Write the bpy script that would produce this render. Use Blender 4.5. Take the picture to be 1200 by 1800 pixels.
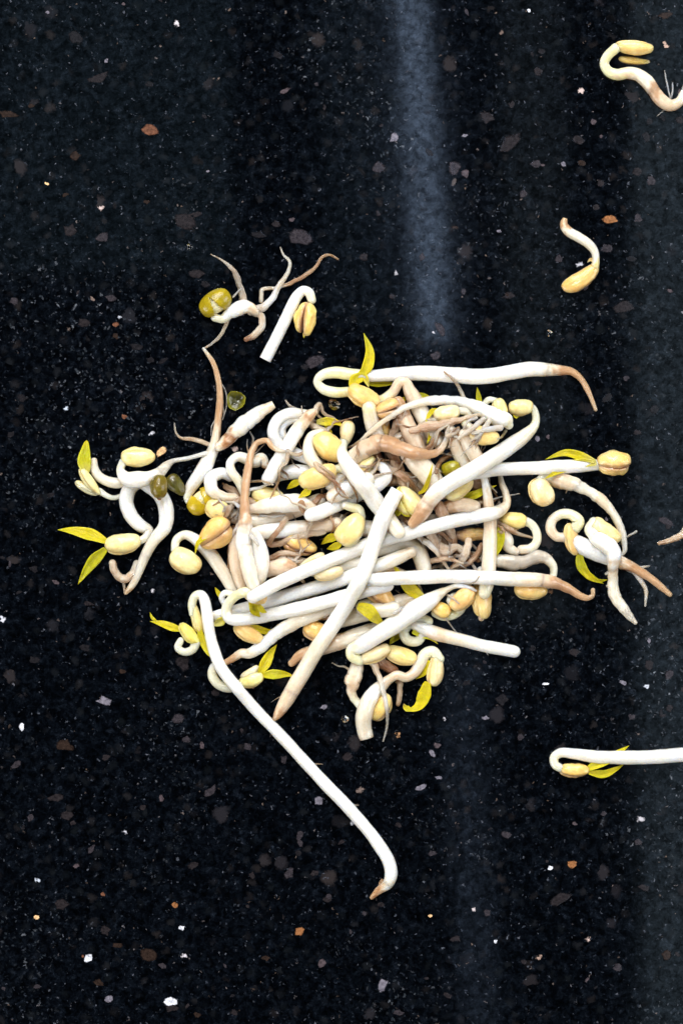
import bpy, bmesh, math, random
import numpy as np
from mathutils import noise, Vector

# ------------------------------------------------------------------ scene, camera, light
for o in list(bpy.data.objects):
    bpy.data.objects.remove(o, do_unlink=True)
scn = bpy.context.scene
COL = scn.collection
S = 1e-4                      # one drawing unit = 0.1 mm; the counter shows 120 x 180 mm
CAM_H = 0.90

cam_d = bpy.data.cameras.new('camera'); cam = bpy.data.objects.new('camera', cam_d)
COL.objects.link(cam); scn.camera = cam
cam.location = (0, 0, CAM_H)
cam_d.sensor_fit = 'VERTICAL'; cam_d.sensor_height = 36
cam_d.lens = 36 * CAM_H / 0.18
cam_d.clip_start = 0.01; cam_d.clip_end = 50

scn.render.engine = 'CYCLES'
scn.render.resolution_x = 682; scn.render.resolution_y = 1024
scn.view_settings.view_transform = 'Standard'
scn.view_settings.look = 'None'
scn.view_settings.exposure = 0.0
scn.view_settings.gamma = 1.0
scn.cycles.max_bounces = 10
scn.cycles.transparent_max_bounces = 8

world = bpy.data.worlds.new('World'); scn.world = world; world.use_nodes = True
bg = world.node_tree.nodes['Background']
bg.inputs[0].default_value = (0.62, 0.80, 1.0, 1); bg.inputs[1].default_value = 0.03


def area(name, loc, target, sx, sy, radiance, col, roll=0.0):
    d = bpy.data.lights.new(name, 'AREA'); d.shape = 'RECTANGLE'; d.size = sx; d.size_y = sy
    d.energy = radiance * math.pi * sx * sy; d.color = col
    o = bpy.data.objects.new(name, d); COL.objects.link(o); o.location = loc
    q = (Vector(target) - Vector(loc)).to_track_quat('-Z', 'Y')
    o.rotation_euler = q.to_euler()
    if roll:
        o.rotation_euler.rotate_axis('Z', roll)
    return o


# soft daylight window up behind the picture's top edge, and a smaller lamp that makes the wet glints
area('window_light', (-0.15, 1.45, 1.10), (0, 0, 0), 1.4, 0.9, 11.3, (0.985, 0.985, 1.0))
area('side_fill_light', (1.5, 0.05, 0.95), (0, 0, 0), 1.0, 0.8, 6.8, (0.96, 0.98, 1.0))  # unseen fill light on the right, lifts the shaded sides
area('far_fill_light', (-1.35, -0.75, 0.95), (0, 0, 0), 1.1, 0.8, 8.2, (1.0, 0.985, 0.97))  # fill light added at lower left to even out the lighting
area('lamp_glint', (-0.12, 0.62, 1.25), (0, 0, 0), 0.05, 0.05, 1300, (1.0, 0.98, 0.95))


# lamps overhead that the polished counter mirrors as pale bands (height 1.8 m: mirror factor 3)
def ceiling(name, x0, y0, x1, y1, width, radiance, col):
    f = (CAM_H + 1.8) / CAM_H
    ax, ay, bx, by = [(v) * S * f for v in (x0 - 600, 900 - y0, x1 - 600, 900 - y1)]
    d = bpy.data.lights.new(name, 'AREA'); d.shape = 'RECTANGLE'
    L = math.hypot(bx - ax, by - ay)
    d.size = width * S * f; d.size_y = L; d.energy = radiance * math.pi * d.size * L; d.color = col
    o = bpy.data.objects.new(name, d); COL.objects.link(o)
    o.location = ((ax + bx) / 2, (ay + by) / 2, 1.8)
    o.rotation_euler = (0, 0, math.atan2(by - ay, bx - ax) - math.pi / 2)
    return o


ceiling('ceiling_tube', 686, -500, 766, 600, 50, 3.6, (0.50, 0.68, 1.0))
ceiling('ceiling_panel_inner', 590, -600, 640, 560, 130, 0.16, (0.5, 0.75, 1.0))
ceiling('ceiling_tube_dim', 790, 640, 870, 2400, 60, 0.42, (0.50, 0.68, 1.0))
ceiling('ceiling_panel', 1300, -700, 1340, 2400, 400, 0.62, (0.60, 0.82, 1.0))
ceiling('ceiling_panel_left', 190, -500, 190, 480, 430, 0.20, (0.5, 0.8, 1.0))
ceiling('ceiling_panel_mid', 925, -700, 950, 1100, 110, 0.22, (0.66, 0.86, 1.0))

# ------------------------------------------------------------------ materials
def new_mat(name):
    m = bpy.data.materials.new(name); m.use_nodes = True
    nt = m.node_tree; nt.nodes.clear()
    out = nt.nodes.new('ShaderNodeOutputMaterial')
    p = nt.nodes.new('ShaderNodeBsdfPrincipled')
    nt.links.new(p.outputs[0], out.inputs[0])
    return m, nt, p, out


def N(nt, typ, **kw):
    n = nt.nodes.new(typ)
    for k, v in kw.items():
        setattr(n, k, v)
    return n


def ramp(nt, stops, interp='LINEAR'):
    r = N(nt, 'ShaderNodeValToRGB'); cr = r.color_ramp; cr.interpolation = interp
    while len(cr.elements) < len(stops):
        cr.elements.new(0.5)
    for e, (p, c) in zip(cr.elements, stops):
        e.position = p; e.color = (*c, 1) if len(c) == 3 else c
    return r


def noise_tex(nt, vec, scale, detail=3, rough=0.6):
    n = N(nt, 'ShaderNodeTexNoise'); n.inputs['Scale'].default_value = scale
    n.inputs['Detail'].default_value = detail; n.inputs['Roughness'].default_value = rough
    nt.links.new(vec, n.inputs['Vector'])
    return n


def mixc(nt, fac, a, b, mode='MIX'):
    m = N(nt, 'ShaderNodeMix', data_type='RGBA', blend_type=mode)
    for sock, v in ((m.inputs['Factor'], fac), (m.inputs['A'], a), (m.inputs['B'], b)):
        if isinstance(v, (int, float)):
            sock.default_value = v
        elif isinstance(v, tuple):
            sock.default_value = (*v, 1)
        else:
            nt.links.new(v, sock)
    return m.outputs['Result']


def tissue(name, sss, rad, rough, coat, bump, var, hue=(0.75, 0.6, 0.45), spec=0.5, transl=0.0, trans=0.0, fib=0.3, fscale=1.6):
    m, nt, p, out = new_mat(name)
    at = N(nt, 'ShaderNodeVertexColor', layer_name='tint')
    tc = N(nt, 'ShaderNodeTexCoord'); v = tc.outputs['Object']
    n1 = noise_tex(nt, v, 420, 4); n2 = noise_tex(nt, v, 2600, 3)
    r1 = ramp(nt, [(0.35, (0, 0, 0)), (0.72, (1, 1, 1))]); nt.links.new(n1.outputs['Fac'], r1.inputs[0])
    mul = N(nt, 'ShaderNodeMath', operation='MULTIPLY'); nt.links.new(r1.outputs[0], mul.inputs[0]); mul.inputs[1].default_value = var
    c1 = mixc(nt, mul.outputs[0], at.outputs['Color'], mixc(nt, 1.0, at.outputs['Color'], hue, 'MULTIPLY'))
    r2 = ramp(nt, [(0.3, (0.86, 0.86, 0.86)), (0.7, (1.0, 1.0, 1.0))]); nt.links.new(n2.outputs['Fac'], r2.inputs[0])
    c2 = mixc(nt, 1.0, c1, r2.outputs[0], 'MULTIPLY')
    fa = N(nt, 'ShaderNodeAttribute', attribute_name='fibre')
    n3 = noise_tex(nt, fa.outputs['Vector'], fscale, 5, 0.65)
    r3 = ramp(nt, [(0.36, (0.62, 0.50, 0.38)), (0.56, (1, 1, 1))]); nt.links.new(n3.outputs['Fac'], r3.inputs[0])
    c2 = mixc(nt, fib, c2, mixc(nt, 1.0, c2, r3.outputs[0], 'MULTIPLY'))
    p.inputs['Transmission Weight'].default_value = trans; p.inputs['IOR'].default_value = 1.38
    nt.links.new(c2, p.inputs['Base Color'])
    p.inputs['Subsurface Weight'].default_value = sss
    p.inputs['Subsurface Radius'].default_value = (1.0, 0.84, 0.62)
    p.inputs['Subsurface Scale'].default_value = rad
    p.inputs['Roughness'].default_value = rough
    p.inputs['Specular IOR Level'].default_value = spec
    p.inputs['Coat Weight'].default_value = coat; p.inputs['Coat Roughness'].default_value = 0.07
    b = N(nt, 'ShaderNodeBump'); b.inputs['Strength'].default_value = bump; b.inputs['Distance'].default_value = 0.00025
    hs = N(nt, 'ShaderNodeMath', operation='MULTIPLY_ADD'); nt.links.new(n3.outputs['Fac'], hs.inputs[0]); hs.inputs[1].default_value = 2.2
    nt.links.new(n2.outputs['Fac'], hs.inputs[2])
    nt.links.new(hs.outputs[0], b.inputs['Height']); nt.links.new(b.outputs[0], p.inputs['Normal']); nt.links.new(b.outputs[0], p.inputs['Coat Normal'])
    if transl:
        t = N(nt, 'ShaderNodeBsdfTranslucent'); nt.links.new(c2, t.inputs['Color'])
        mx = N(nt, 'ShaderNodeMixShader'); mx.inputs[0].default_value = transl
        nt.links.new(p.outputs[0], mx.inputs[1]); nt.links.new(t.outputs[0], mx.inputs[2])
        nt.links.new(mx.outputs[0], out.inputs[0])
    return m


M_STEM = tissue('sprout_flesh', 0.95, 0.0034, 0.33, 0.5, 0.12, 0.18, (0.86, 0.74, 0.58), trans=0.06, fib=0.22)
M_ROOT = tissue('root_flesh', 0.85, 0.0022, 0.26, 1.0, 0.6, 0.75, (0.66, 0.46, 0.32), trans=0.22, fib=0.5, fscale=2.2)
M_BEAN = tissue('cotyledon_flesh', 0.85, 0.0022, 0.30, 0.5, 0.20, 0.7, (0.95, 0.68, 0.38), fib=0.3, fscale=1.6)
M_LEAF = tissue('young_leaf', 0.15, 0.0005, 0.32, 0.5, 0.55, 0.7, (0.76, 0.86, 0.5), transl=0.25, fib=0.4, fscale=2.5)
M_COAT = tissue('seed_skin', 0.3, 0.0006, 0.30, 0.45, 0.18, 0.5, (0.6, 0.62, 0.45), fib=0.35, fscale=1.5)


def granite():
    m, nt, p, out = new_mat('polished_black_granite')
    tc = N(nt, 'ShaderNodeTexCoord'); v = tc.outputs['Object']
    wob = noise_tex(nt, v, 300, 3)
    vv = N(nt, 'ShaderNodeVectorMath', operation='MULTIPLY_ADD')
    nt.links.new(wob.outputs['Color'], vv.inputs[0]); vv.inputs[1].default_value = (0.0022,) * 3; nt.links.new(v, vv.inputs[2])
    wob2 = noise_tex(nt, v, 1300, 3, 0.7)
    vw = N(nt, 'ShaderNodeVectorMath', operation='MULTIPLY_ADD')
    nt.links.new(wob2.outputs['Color'], vw.inputs[0]); vw.inputs[1].default_value = (0.0013,) * 3; nt.links.new(vv.outputs[0], vw.inputs[2])
    big = noise_tex(nt, v, 22, 4, 0.6)
    mid = noise_tex(nt, vw.outputs[0], 760, 7, 0.80)
    base = ramp(nt, [(0.40, (0.0001, 0.0002, 0.0004)), (0.50, (0.0006, 0.0010, 0.0019)), (0.60, (0.0027, 0.0040, 0.0066)), (0.74, (0.016, 0.022, 0.033))])
    nt.links.new(mid.outputs['Fac'], base.inputs[0])
    # grey feldspar grains
    def grains(scale, lo, hi, cols, dist_hi, seedoff, edge=0.35):
        mp = N(nt, 'ShaderNodeMapping'); mp.inputs['Location'].default_value = (seedoff, seedoff * 0.7, 0)
        mp.inputs['Rotation'].default_value = (0, 0, seedoff * 9)
        mp.inputs['Scale'].default_value = (1, 1, 1); nt.links.new(vw.outputs[0], mp.inputs['Vector'])
        vo = N(nt, 'ShaderNodeTexVoronoi'); vo.inputs['Scale'].default_value = scale; vo.inputs['Randomness'].default_value = 1.0
        nt.links.new(mp.outputs[0], vo.inputs['Vector'])
        sep = N(nt, 'ShaderNodeSeparateColor'); nt.links.new(vo.outputs['Color'], sep.inputs[0])
        pick = ramp(nt, [(lo, (0, 0, 0)), (hi, (1, 1, 1))]); nt.links.new(sep.outputs[0], pick.inputs[0])
        ed = ramp(nt, [(dist_hi * edge, (1, 1, 1)), (dist_hi, (0, 0, 0))]); nt.links.new(vo.outputs['Distance'], ed.inputs[0])
        mm = N(nt, 'ShaderNodeMath', operation='MULTIPLY'); nt.links.new(pick.outputs[0], mm.inputs[0]); nt.links.new(ed.outputs[0], mm.inputs[1])
        cr = ramp(nt, cols); nt.links.new(sep.outputs[1], cr.inputs[0])
        return mm.outputs[0], cr.outputs[0]
    c = base.outputs[0]
    f, col = grains(520, 0.55, 0.95, [(0, (0.003, 0.004, 0.005)), (0.6, (0.007, 0.008, 0.010)), (1, (0.012, 0.010, 0.010))], 0.5, 0.11)
    c = mixc(nt, f, c, col)
    f, col = grains(340, 0.975, 0.99, [(0, (0.009, 0.010, 0.013)), (0.5, (0.015, 0.014, 0.017)), (1, (0.022, 0.018, 0.018))], 0.52, 0.37, 0.6)
    c = mixc(nt, f, c, col)
    f, col = grains(1900, 0.84, 1.0, [(0, (0.012, 0.016, 0.024)), (0.6, (0.035, 0.042, 0.058)), (0.9, (0.12, 0.13, 0.16)), (1, (0.16, 0.11, 0.08))], 0.42, 0.71)
    c = mixc(nt, f, c, col)
    # streaky clusters of pale mica
    cl = ramp(nt, [(0.50, (0, 0, 0)), (0.66, (1, 1, 1))]); nt.links.new(big.outputs['Fac'], cl.inputs[0])
    f, col = grains(1500, 0.62, 0.97, [(0, (0.02, 0.027, 0.035)), (0.7, (0.055, 0.065, 0.08)), (1, (0.25, 0.27, 0.31))], 0.45, 1.31)
    mm = N(nt, 'ShaderNodeMath', operation='MULTIPLY'); nt.links.new(f, mm.inputs[0]); nt.links.new(cl.outputs[0], mm.inputs[1])
    c = mixc(nt, mm.outputs[0], c, col)
    # rare bright crystals
    f, col = grains(420, 0.985, 0.99, [(0, (0.5, 0.56, 0.66)), (0.6, (0.6, 0.56, 0.6)), (1, (0.5, 0.26, 0.12))], 0.24, 2.23, 0.6)
    c = mixc(nt, f, c, col)
    nt.links.new(c, p.inputs['Base Color'])
    sp = ramp(nt, [(0.38, (0.15, 0.15, 0.15)), (0.50, (0.40, 0.40, 0.40)), (0.66, (0.72, 0.72, 0.72))]); nt.links.new(mid.outputs['Fac'], sp.inputs[0]); nt.links.new(sp.outputs[0], p.inputs['Specular IOR Level'])
    rr = ramp(nt, [(0.3, (0.03, 0.03, 0.03)), (0.75, (0.055, 0.055, 0.055))]); nt.links.new(big.outputs['Fac'], rr.inputs[0])
    nt.links.new(rr.outputs[0], p.inputs['Roughness'])
    b = N(nt, 'ShaderNodeBump'); b.inputs['Strength'].default_value = 0.012; b.inputs['Distance'].default_value = 0.00003
    nt.links.new(mid.outputs['Fac'], b.inputs['Height']); nt.links.new(b.outputs[0], p.inputs['Normal'])
    return m


def fleck_mat():
    m, nt, p, out = new_mat('mineral_fleck')
    at = N(nt, 'ShaderNodeVertexColor', layer_name='tint')
    tc = N(nt, 'ShaderNodeTexCoord'); n = noise_tex(nt, tc.outputs['Object'], 1900, 6, 0.75)
    r = ramp(nt, [(0.32, (0.25, 0.25, 0.27)), (0.68, (1.45, 1.42, 1.42))]); nt.links.new(n.outputs['Fac'], r.inputs[0])
    nt.links.new(mixc(nt, 1.0, at.outputs['Color'], r.outputs[0], 'MULTIPLY'), p.inputs['Base Color'])
    p.inputs['Roughness'].default_value = 0.09
    # crystals thin out towards their rims (alpha = rim weight pushed about by grain)
    ad = N(nt, 'ShaderNodeMath', operation='ADD'); nt.links.new(at.outputs['Alpha'], ad.inputs[0]); nt.links.new(n.outputs['Fac'], ad.inputs[1])
    rr = ramp(nt, [(0.50, (0, 0, 0)), (1.15, (0.95, 0.95, 0.95))]); nt.links.new(ad.outputs[0], rr.inputs[0])
    nt.links.new(rr.outputs[0], p.inputs['Alpha'])
    return m


M_GRAN = granite(); M_FLECK = fleck_mat()
mw, ntw, pw, _ = new_mat('water'); pw.inputs['Transmission Weight'].default_value = 1.0
pw.inputs['Roughness'].default_value = 0.02; pw.inputs['IOR'].default_value = 1.33; M_WATER = mw

# ------------------------------------------------------------------ helpers
PAL = {'W': (0.93, 0.908, 0.855), 'w': (0.86, 0.765, 0.625), 'k': (0.80, 0.62, 0.46), 'c': (0.90, 0.83, 0.60),
       'p': (0.94, 0.77, 0.36), 'P': (0.94, 0.85, 0.50), 'o': (0.90, 0.63, 0.26), 't': (0.53, 0.33, 0.195), 'b': (0.33, 0.165, 0.08),
       'd': (0.16, 0.08, 0.04), 'y': (0.88, 0.72, 0.008), 'e': (0.72, 0.66, 0.012), 'l': (0.88, 0.78, 0.22),
       'g': (0.40, 0.30, 0.008), 'G': (0.11, 0.10, 0.018), 'x': (0.50, 0.46, 0.40)}


def P(s):
    out = []
    for q in s.split(','):
        a = q.split()
        out.append((float(a[0]), float(a[1]), float(a[2]), a[3], float(a[4]) if len(a) > 4 else 0.0))
    return out


def C3(ch):
    return np.array(PAL[ch]) if isinstance(ch, str) else np.array(ch)


def catmull(pts, step):
    """pts: list of (x,y,r,col,dz) -> dense arrays"""
    A = np.array([[p[0], 1800 - p[1], p[2], p[4], *C3(p[3])] for p in pts])
    if len(A) == 2:
        A = np.vstack([A[0], (A[0] + A[1]) / 2, A[1]])
    E = np.vstack([2 * A[0] - A[1], A, 2 * A[-1] - A[-2]])
    out = []
    for i in range(1, len(E) - 2):
        p0, p1, p2, p3 = E[i - 1:i + 3]
        d = [max(np.hypot(*(b[:2] - a[:2])), 1e-3) ** 0.5 for a, b in ((p0, p1), (p1, p2), (p2, p3))]
        t0, t1 = 0, d[0]; t2 = t1 + d[1]; t3 = t2 + d[2]
        n = max(2, int(round(np.hypot(*(p2[:2] - p1[:2])) / step)))
        t = np.linspace(t1, t2, n, endpoint=False)[:, None]
        A1 = (t1 - t) / (t1 - t0) * p0 + (t - t0) / (t1 - t0) * p1
        A2 = (t2 - t) / (t2 - t1) * p1 + (t - t1) / (t2 - t1) * p2
        A3 = (t3 - t) / (t3 - t2) * p2 + (t - t2) / (t3 - t2) * p3
        B1 = (t2 - t) / (t2 - t0) * A1 + (t - t0) / (t2 - t0) * A2
        B2 = (t3 - t) / (t3 - t1) * A2 + (t - t1) / (t3 - t1) * A3
        out.append((t2 - t) / (t2 - t1) * B1 + (t - t1) / (t2 - t1) * B2)
    out.append(E[-2][None])
    R = np.vstack(out); R[:, 2] = np.maximum(R[:, 2], 0.6); R[:, 4:] = np.clip(R[:, 4:], 0.005, 0.95)
    return R


# height of everything already laid down, 2-unit grid
GX0, GY0, GS = -200, -200, 2.0
HM = np.zeros((1100, 800))


def hget(x, y):
    j = np.clip(((x - GX0) / GS).astype(int), 0, HM.shape[1] - 1); i = np.clip(((y - GY0) / GS).astype(int), 0, HM.shape[0] - 1)
    return HM[i, j]


def splat(x, y, z, r):
    k = int(math.ceil(r / GS)); j0 = int((x - GX0) / GS); i0 = int((y - GY0) / GS)
    if not (k < i0 < HM.shape[0] - k - 1 and k < j0 < HM.shape[1] - k - 1):
        return
    a = np.arange(-k, k + 1) * GS
    d2 = a[:, None] ** 2 + a[None] ** 2
    top = np.where(d2 <= r * r, z + np.sqrt(np.maximum(r * r - d2, 0)), 0)
    sub = HM[i0 - k:i0 + k + 1, j0 - k:j0 + k + 1]
    np.maximum(sub, top, out=sub)


def settle(R, flat=1.0, stiff=1.0, sink=0.7):
    x, y, r = R[:, 0], R[:, 1], R[:, 2]
    t = np.gradient(np.stack([x, y], 1), axis=0); t /= np.maximum(np.linalg.norm(t, axis=1, keepdims=True), 1e-6)
    n = np.stack([-t[:, 1], t[:, 0]], 1)
    h = np.maximum.reduce([hget(x + n[:, 0] * k * r, y + n[:, 1] * k * r) * wgt for k, wgt in ((0, 1), (0.55, 0.92), (-0.55, 0.92))])
    rz = r * flat
    c = np.where(h < 1, rz, h + rz * sink)
    z = c.copy()
    for _ in range(int(20 + 22 * stiff * r.mean())):
        zs = z.copy(); zs[1:-1] = 0.25 * z[:-2] + 0.5 * z[1:-1] + 0.25 * z[2:]
        zs[0] = 0.5 * (z[0] + z[1]); zs[-1] = 0.5 * (z[-1] + z[-2])
        z = np.maximum(zs, c)
    for _ in range(14):
        zs = z.copy(); zs[1:-1] = 0.25 * z[:-2] + 0.5 * z[1:-1] + 0.25 * z[2:]; z = zs
    z = np.maximum(z, np.where(h < 1, rz * 0.96, h + rz * 0.3))
    return z + R[:, 3]


def link_mesh(name, V, F, cols, mat, origin, parent=None, smooth=True):
    me = bpy.data.meshes.new(name)
    V = (np.asarray(V, float) - np.array([600, 900, 0])) * S - np.array(origin)
    me.from_pydata(V.tolist(), [], F); me.validate()
    if smooth:
        bm = bmesh.new(); bm.from_mesh(me); bmesh.ops.recalc_face_normals(bm, faces=bm.faces); bm.to_mesh(me); bm.free()
    ca = me.color_attributes.new('tint', 'FLOAT_COLOR', 'POINT')
    cols = np.asarray(cols, float)
    if cols.shape[1] == 6:
        fa = me.attributes.new('fibre', 'FLOAT_VECTOR', 'POINT'); fa.data.foreach_set('vector', np.ascontiguousarray(cols[:, 3:]).astype('f4').ravel()); cols = cols[:, :3]
    if cols.shape[1] == 3:
        cols = np.hstack([cols, np.ones((len(cols), 1))])
    ca.data.foreach_set('color', cols.astype('f4').ravel())
    if smooth:
        me.polygons.foreach_set('use_smooth', [True] * len(me.polygons))
    me.materials.append(mat)
    o = bpy.data.objects.new(name, me); COL.objects.link(o)
    if parent is not None:
        o.parent = parent
    else:
        o.location = origin
    return o


def nz(a, b, c):
    return noise.noise((a, b, c))


def sweep_geo(R, z, ring, seed, rough=0.05, flat=1.0, capA='round', capB='round'):
    n = len(R); base_rough = rough
    Pp = np.stack([R[:, 0], R[:, 1], z], 1)
    arc = np.concatenate([[0], np.cumsum(np.linalg.norm(np.diff(Pp, axis=0), axis=1))])
    for i in range(n):
        q = 0.05 * R[i, 2] * (1 + rough * 4); kq = min(2.4, 4.0 * max(rough - 0.055, 0) * R[i, 2])
        Pp[i, 0] += q * nz(arc[i] * 0.035, seed, 3.1) + kq * nz(arc[i] * 0.09, seed, 13.1); Pp[i, 1] += q * nz(arc[i] * 0.035, seed, 9.7) + kq * nz(arc[i] * 0.09, seed, 19.7)
    T = np.gradient(Pp, axis=0); T /= np.maximum(np.linalg.norm(T, axis=1, keepdims=True), 1e-9)
    up = np.array([0, 0, 1.0])
    rows = [(Pp[i], T[i], R[i, 2], R[i, 4:7], arc[i]) for i in range(n)]
    if capA == 'round':
        r0 = rows[0][2]; pre = [(Pp[0] - T[0] * r0 * a, T[0], r0 * math.sqrt(max(1 - a * a, 0.0)), rows[0][3], -r0 * a) for a in (0.985, 0.85, 0.6, 0.32)]
        rows = pre + rows
    if capB == 'round':
        r1 = R[-1, 2]; rows += [(Pp[-1] + T[-1] * r1 * a, T[-1], r1 * math.sqrt(max(1 - a * a, 0.0)), R[-1, 4:7], arc[-1] + r1 * a) for a in (0.32, 0.6, 0.85, 0.985)]
    V, Cc = [], []
    an = np.linspace(0, 2 * math.pi, ring, endpoint=False)
    for ri, (p, t, r, c0, s) in enumerate(rows):
        c = c0
        side = np.cross(up, t); ln = np.linalg.norm(side)
        side = side / ln if ln > 0.05 else np.array([1.0, 0, 0])
        nn = np.cross(t, side)
        rough = base_rough + 0.07 * max(0.0, min(1.0, (0.80 - c0[1]) * 2.2)) * (base_rough > 0.03)
        k = 1 + rough * nz(s * 0.05, seed, 1.3) + rough * 0.6 * nz(s * 0.16, seed, 5.5)
        for a in an:
            ca, sa = math.cos(a), math.sin(a)
            w = nz(ca * 1.3 + seed, sa * 1.3, s * 0.018)
            g = nz(ca * 2.6 + seed, sa * 2.6 + 7, s * 0.007)
            rr = r * k * (1 + rough * (1.0 * w + 0.9 * g))
            V.append(p + side * ca * rr + nn * sa * rr * flat)
            m = 1 + 0.10 * nz(ca * 2 + seed, sa * 2, s * 0.03) + 0.07 * g
            c = rows[max(0, min(len(rows) - 1, ri + int(round(9 * nz(ca * 1.2 + seed, sa * 1.2, s * 0.07) + 4 * nz(ca * 3 + seed, sa * 3, s * 0.2)))))][3]
            Cc.append([*np.clip(c * np.array([1 + (m - 1) * 0.6, m, 1 + (m - 1) * 1.5]), 0, 0.93), ca * 1.6 + seed, sa * 1.6, s * 0.018])
    F = []
    for i in range(len(rows) - 1):
        for j in range(ring):
            a = i * ring + j; b = i * ring + (j + 1) % ring
            F.append((a, b, b + ring, a + ring))
    F.append(tuple(range(ring - 1, -1, -1))); L0 = (len(rows) - 1) * ring; F.append(tuple(range(L0, L0 + ring)))
    return V, F, Cc, ring, len(rows)


def bean_half(x, y, z, ang, L, W, T, roll, col, sgn, opn, wrinkle, seed, kid=0.10, edge='o', scale=1.0, wedge=None, nu=22, nv=18):
    """one cotyledon; returns V,F,C.  Local axes: u along the seed, a away from the seam, b across"""
    th = math.radians(ang); ro = math.radians(roll)
    U = np.array([math.cos(th), -math.sin(th), 0]); Sd = np.array([math.sin(th), math.cos(th), 0]); Z = np.array([0, 0, 1.0])
    A = Z * math.cos(ro) + Sd * math.sin(ro); B = -Z * math.sin(ro) + Sd * math.cos(ro)
    A = A * sgn
    ca, cb = C3(col), C3(edge)
    V, Cc = [], []
    tp = 0.22 * nz(seed * 1.7, 2.2, 0.4) * 2; sl = L * 0.035 * sgn * (0.5 + nz(seed * 2.3, 8.1, 0.2)); lw = 1 + 0.12 * nz(seed * 3.1, sgn * 4.0, 1.2)
    if wrinkle < 0:
        tp = sl = kid = 0; lw = 1
    L2, W2, T2 = L / 2 * scale, W / 2 * scale, T / 2 * scale
    for i in range(nu + 1):
        f = i / nu; cu = -math.cos(math.pi * f) ; su = max(math.sin(math.pi * f), 0.02) ** 0.72 * (1 - tp * cu)
        for j in range(nv):
            if j <= nv * 0.62:
                v = math.pi * j / (nv * 0.62); bb = -math.cos(v); aa = math.sin(v) ** 0.85
            else:
                q = (j - nv * 0.62) / (nv * 0.38); bb = 1 - 2 * q; aa = 0.02 - 0.05 * math.sin(math.pi * q)
            w = 1 + (wrinkle + 0.02) * (nz(cu * 1.6 + seed, bb * 1.6, aa * 1.6 + sgn) + 0.6 * nz(cu * 4 + seed, bb * 4, aa * 3 + sgn * 5) + 0.35 * nz(cu * 3 + seed, bb * 9, aa * 7 + sgn * 5))
            u = cu * L2 * (1 + 0.03 * sgn) + sl
            b = bb * W2 * su * w * lw - kid * L2 * (1 - cu * cu) * 0.6 + kid * L2 * 0.25
            a = aa * T2 * su * w + opn * (0.5 + 0.5 * cu) * T2
            V.append(np.array([x, 1800 - y, z]) + U * u + B * b + A * a)
            e = max(0.0, 1 - aa * 1.9) * 0.95 + max(0, abs(cu) - 0.82) * 2.0
            e = min(1, max(0, e + 0.25 * nz(cu * 3 + seed, bb * 3, sgn * 2)))
            Cc.append([*(ca * (1 - e) + cb * e), cu * 0.9 + seed * 3, bb * 1.5, aa * 1.2 + sgn * 4])
    F = []
    for i in range(nu):
        for j in range(nv):
            a0 = i * nv + j; b0 = i * nv + (j + 1) % nv
            q = (a0, b0, b0 + nv, a0 + nv)
            F.append(q if sgn < 0 else q[::-1])
    F.append(tuple(range(nv))); F.append(tuple(range(nu * nv, nu * nv + nv)))
    return V, F, Cc


def seed_shell(x, y, z, ang, L, W, T, roll, col, wedge_side, seed, inner='l', nu=64, nv=72):
    """whole seed skin with a split wedge; wedge_side = (centre angle deg, half width at the widest, axial centre, axial halfwidth)"""
    th = math.radians(ang); ro = math.radians(roll)
    U = np.array([math.cos(th), -math.sin(th), 0]); Sd = np.array([math.sin(th), math.cos(th), 0]); Z = np.array([0, 0, 1.0])
    A = Z * math.cos(ro) + Sd * math.sin(ro); B = -Z * math.sin(ro) + Sd * math.cos(ro)
    V, Cc, keep = [], [], []
    cc = C3(col)
    for i in range(nu + 1):
        f = i / nu; cu = -math.cos(math.pi * f); su = max(math.sin(math.pi * f), 0.02) ** 0.72
        for j in range(nv):
            v = 2 * math.pi * j / nv
            V.append(np.array([x, 1800 - y, z]) + U * cu * L / 2 + B * math.cos(v) * su * W / 2 + A * math.sin(v) * su * T / 2)
            k = 1 + 0.25 * nz(cu * 2.5 + seed, math.cos(v) * 2, math.sin(v) * 2)
            Cc.append([*np.clip(cc * k, 0, 1), cu * 2, math.cos(v) + seed, math.sin(v)])
    F = []
    wc, wh, ac, ah = wedge_side
    for i in range(nu):
        cu = -math.cos(math.pi * (i + .5) / nu)
        for j in range(nv):
            v = (360 * (j + .5) / nv - wc + 180) % 360 - 180
            open_here = abs(cu - ac + 0.05 * nz(v * 0.05, cu * 3, seed)) < ah * max(0.0, 1 - abs(v) / wh)
            if not open_here:
                a0 = i * nv + j; b0 = i * nv + (j + 1) % nv
                F.append((a0, a0 + nv, b0 + nv, b0))
    return V, F, Cc


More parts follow.
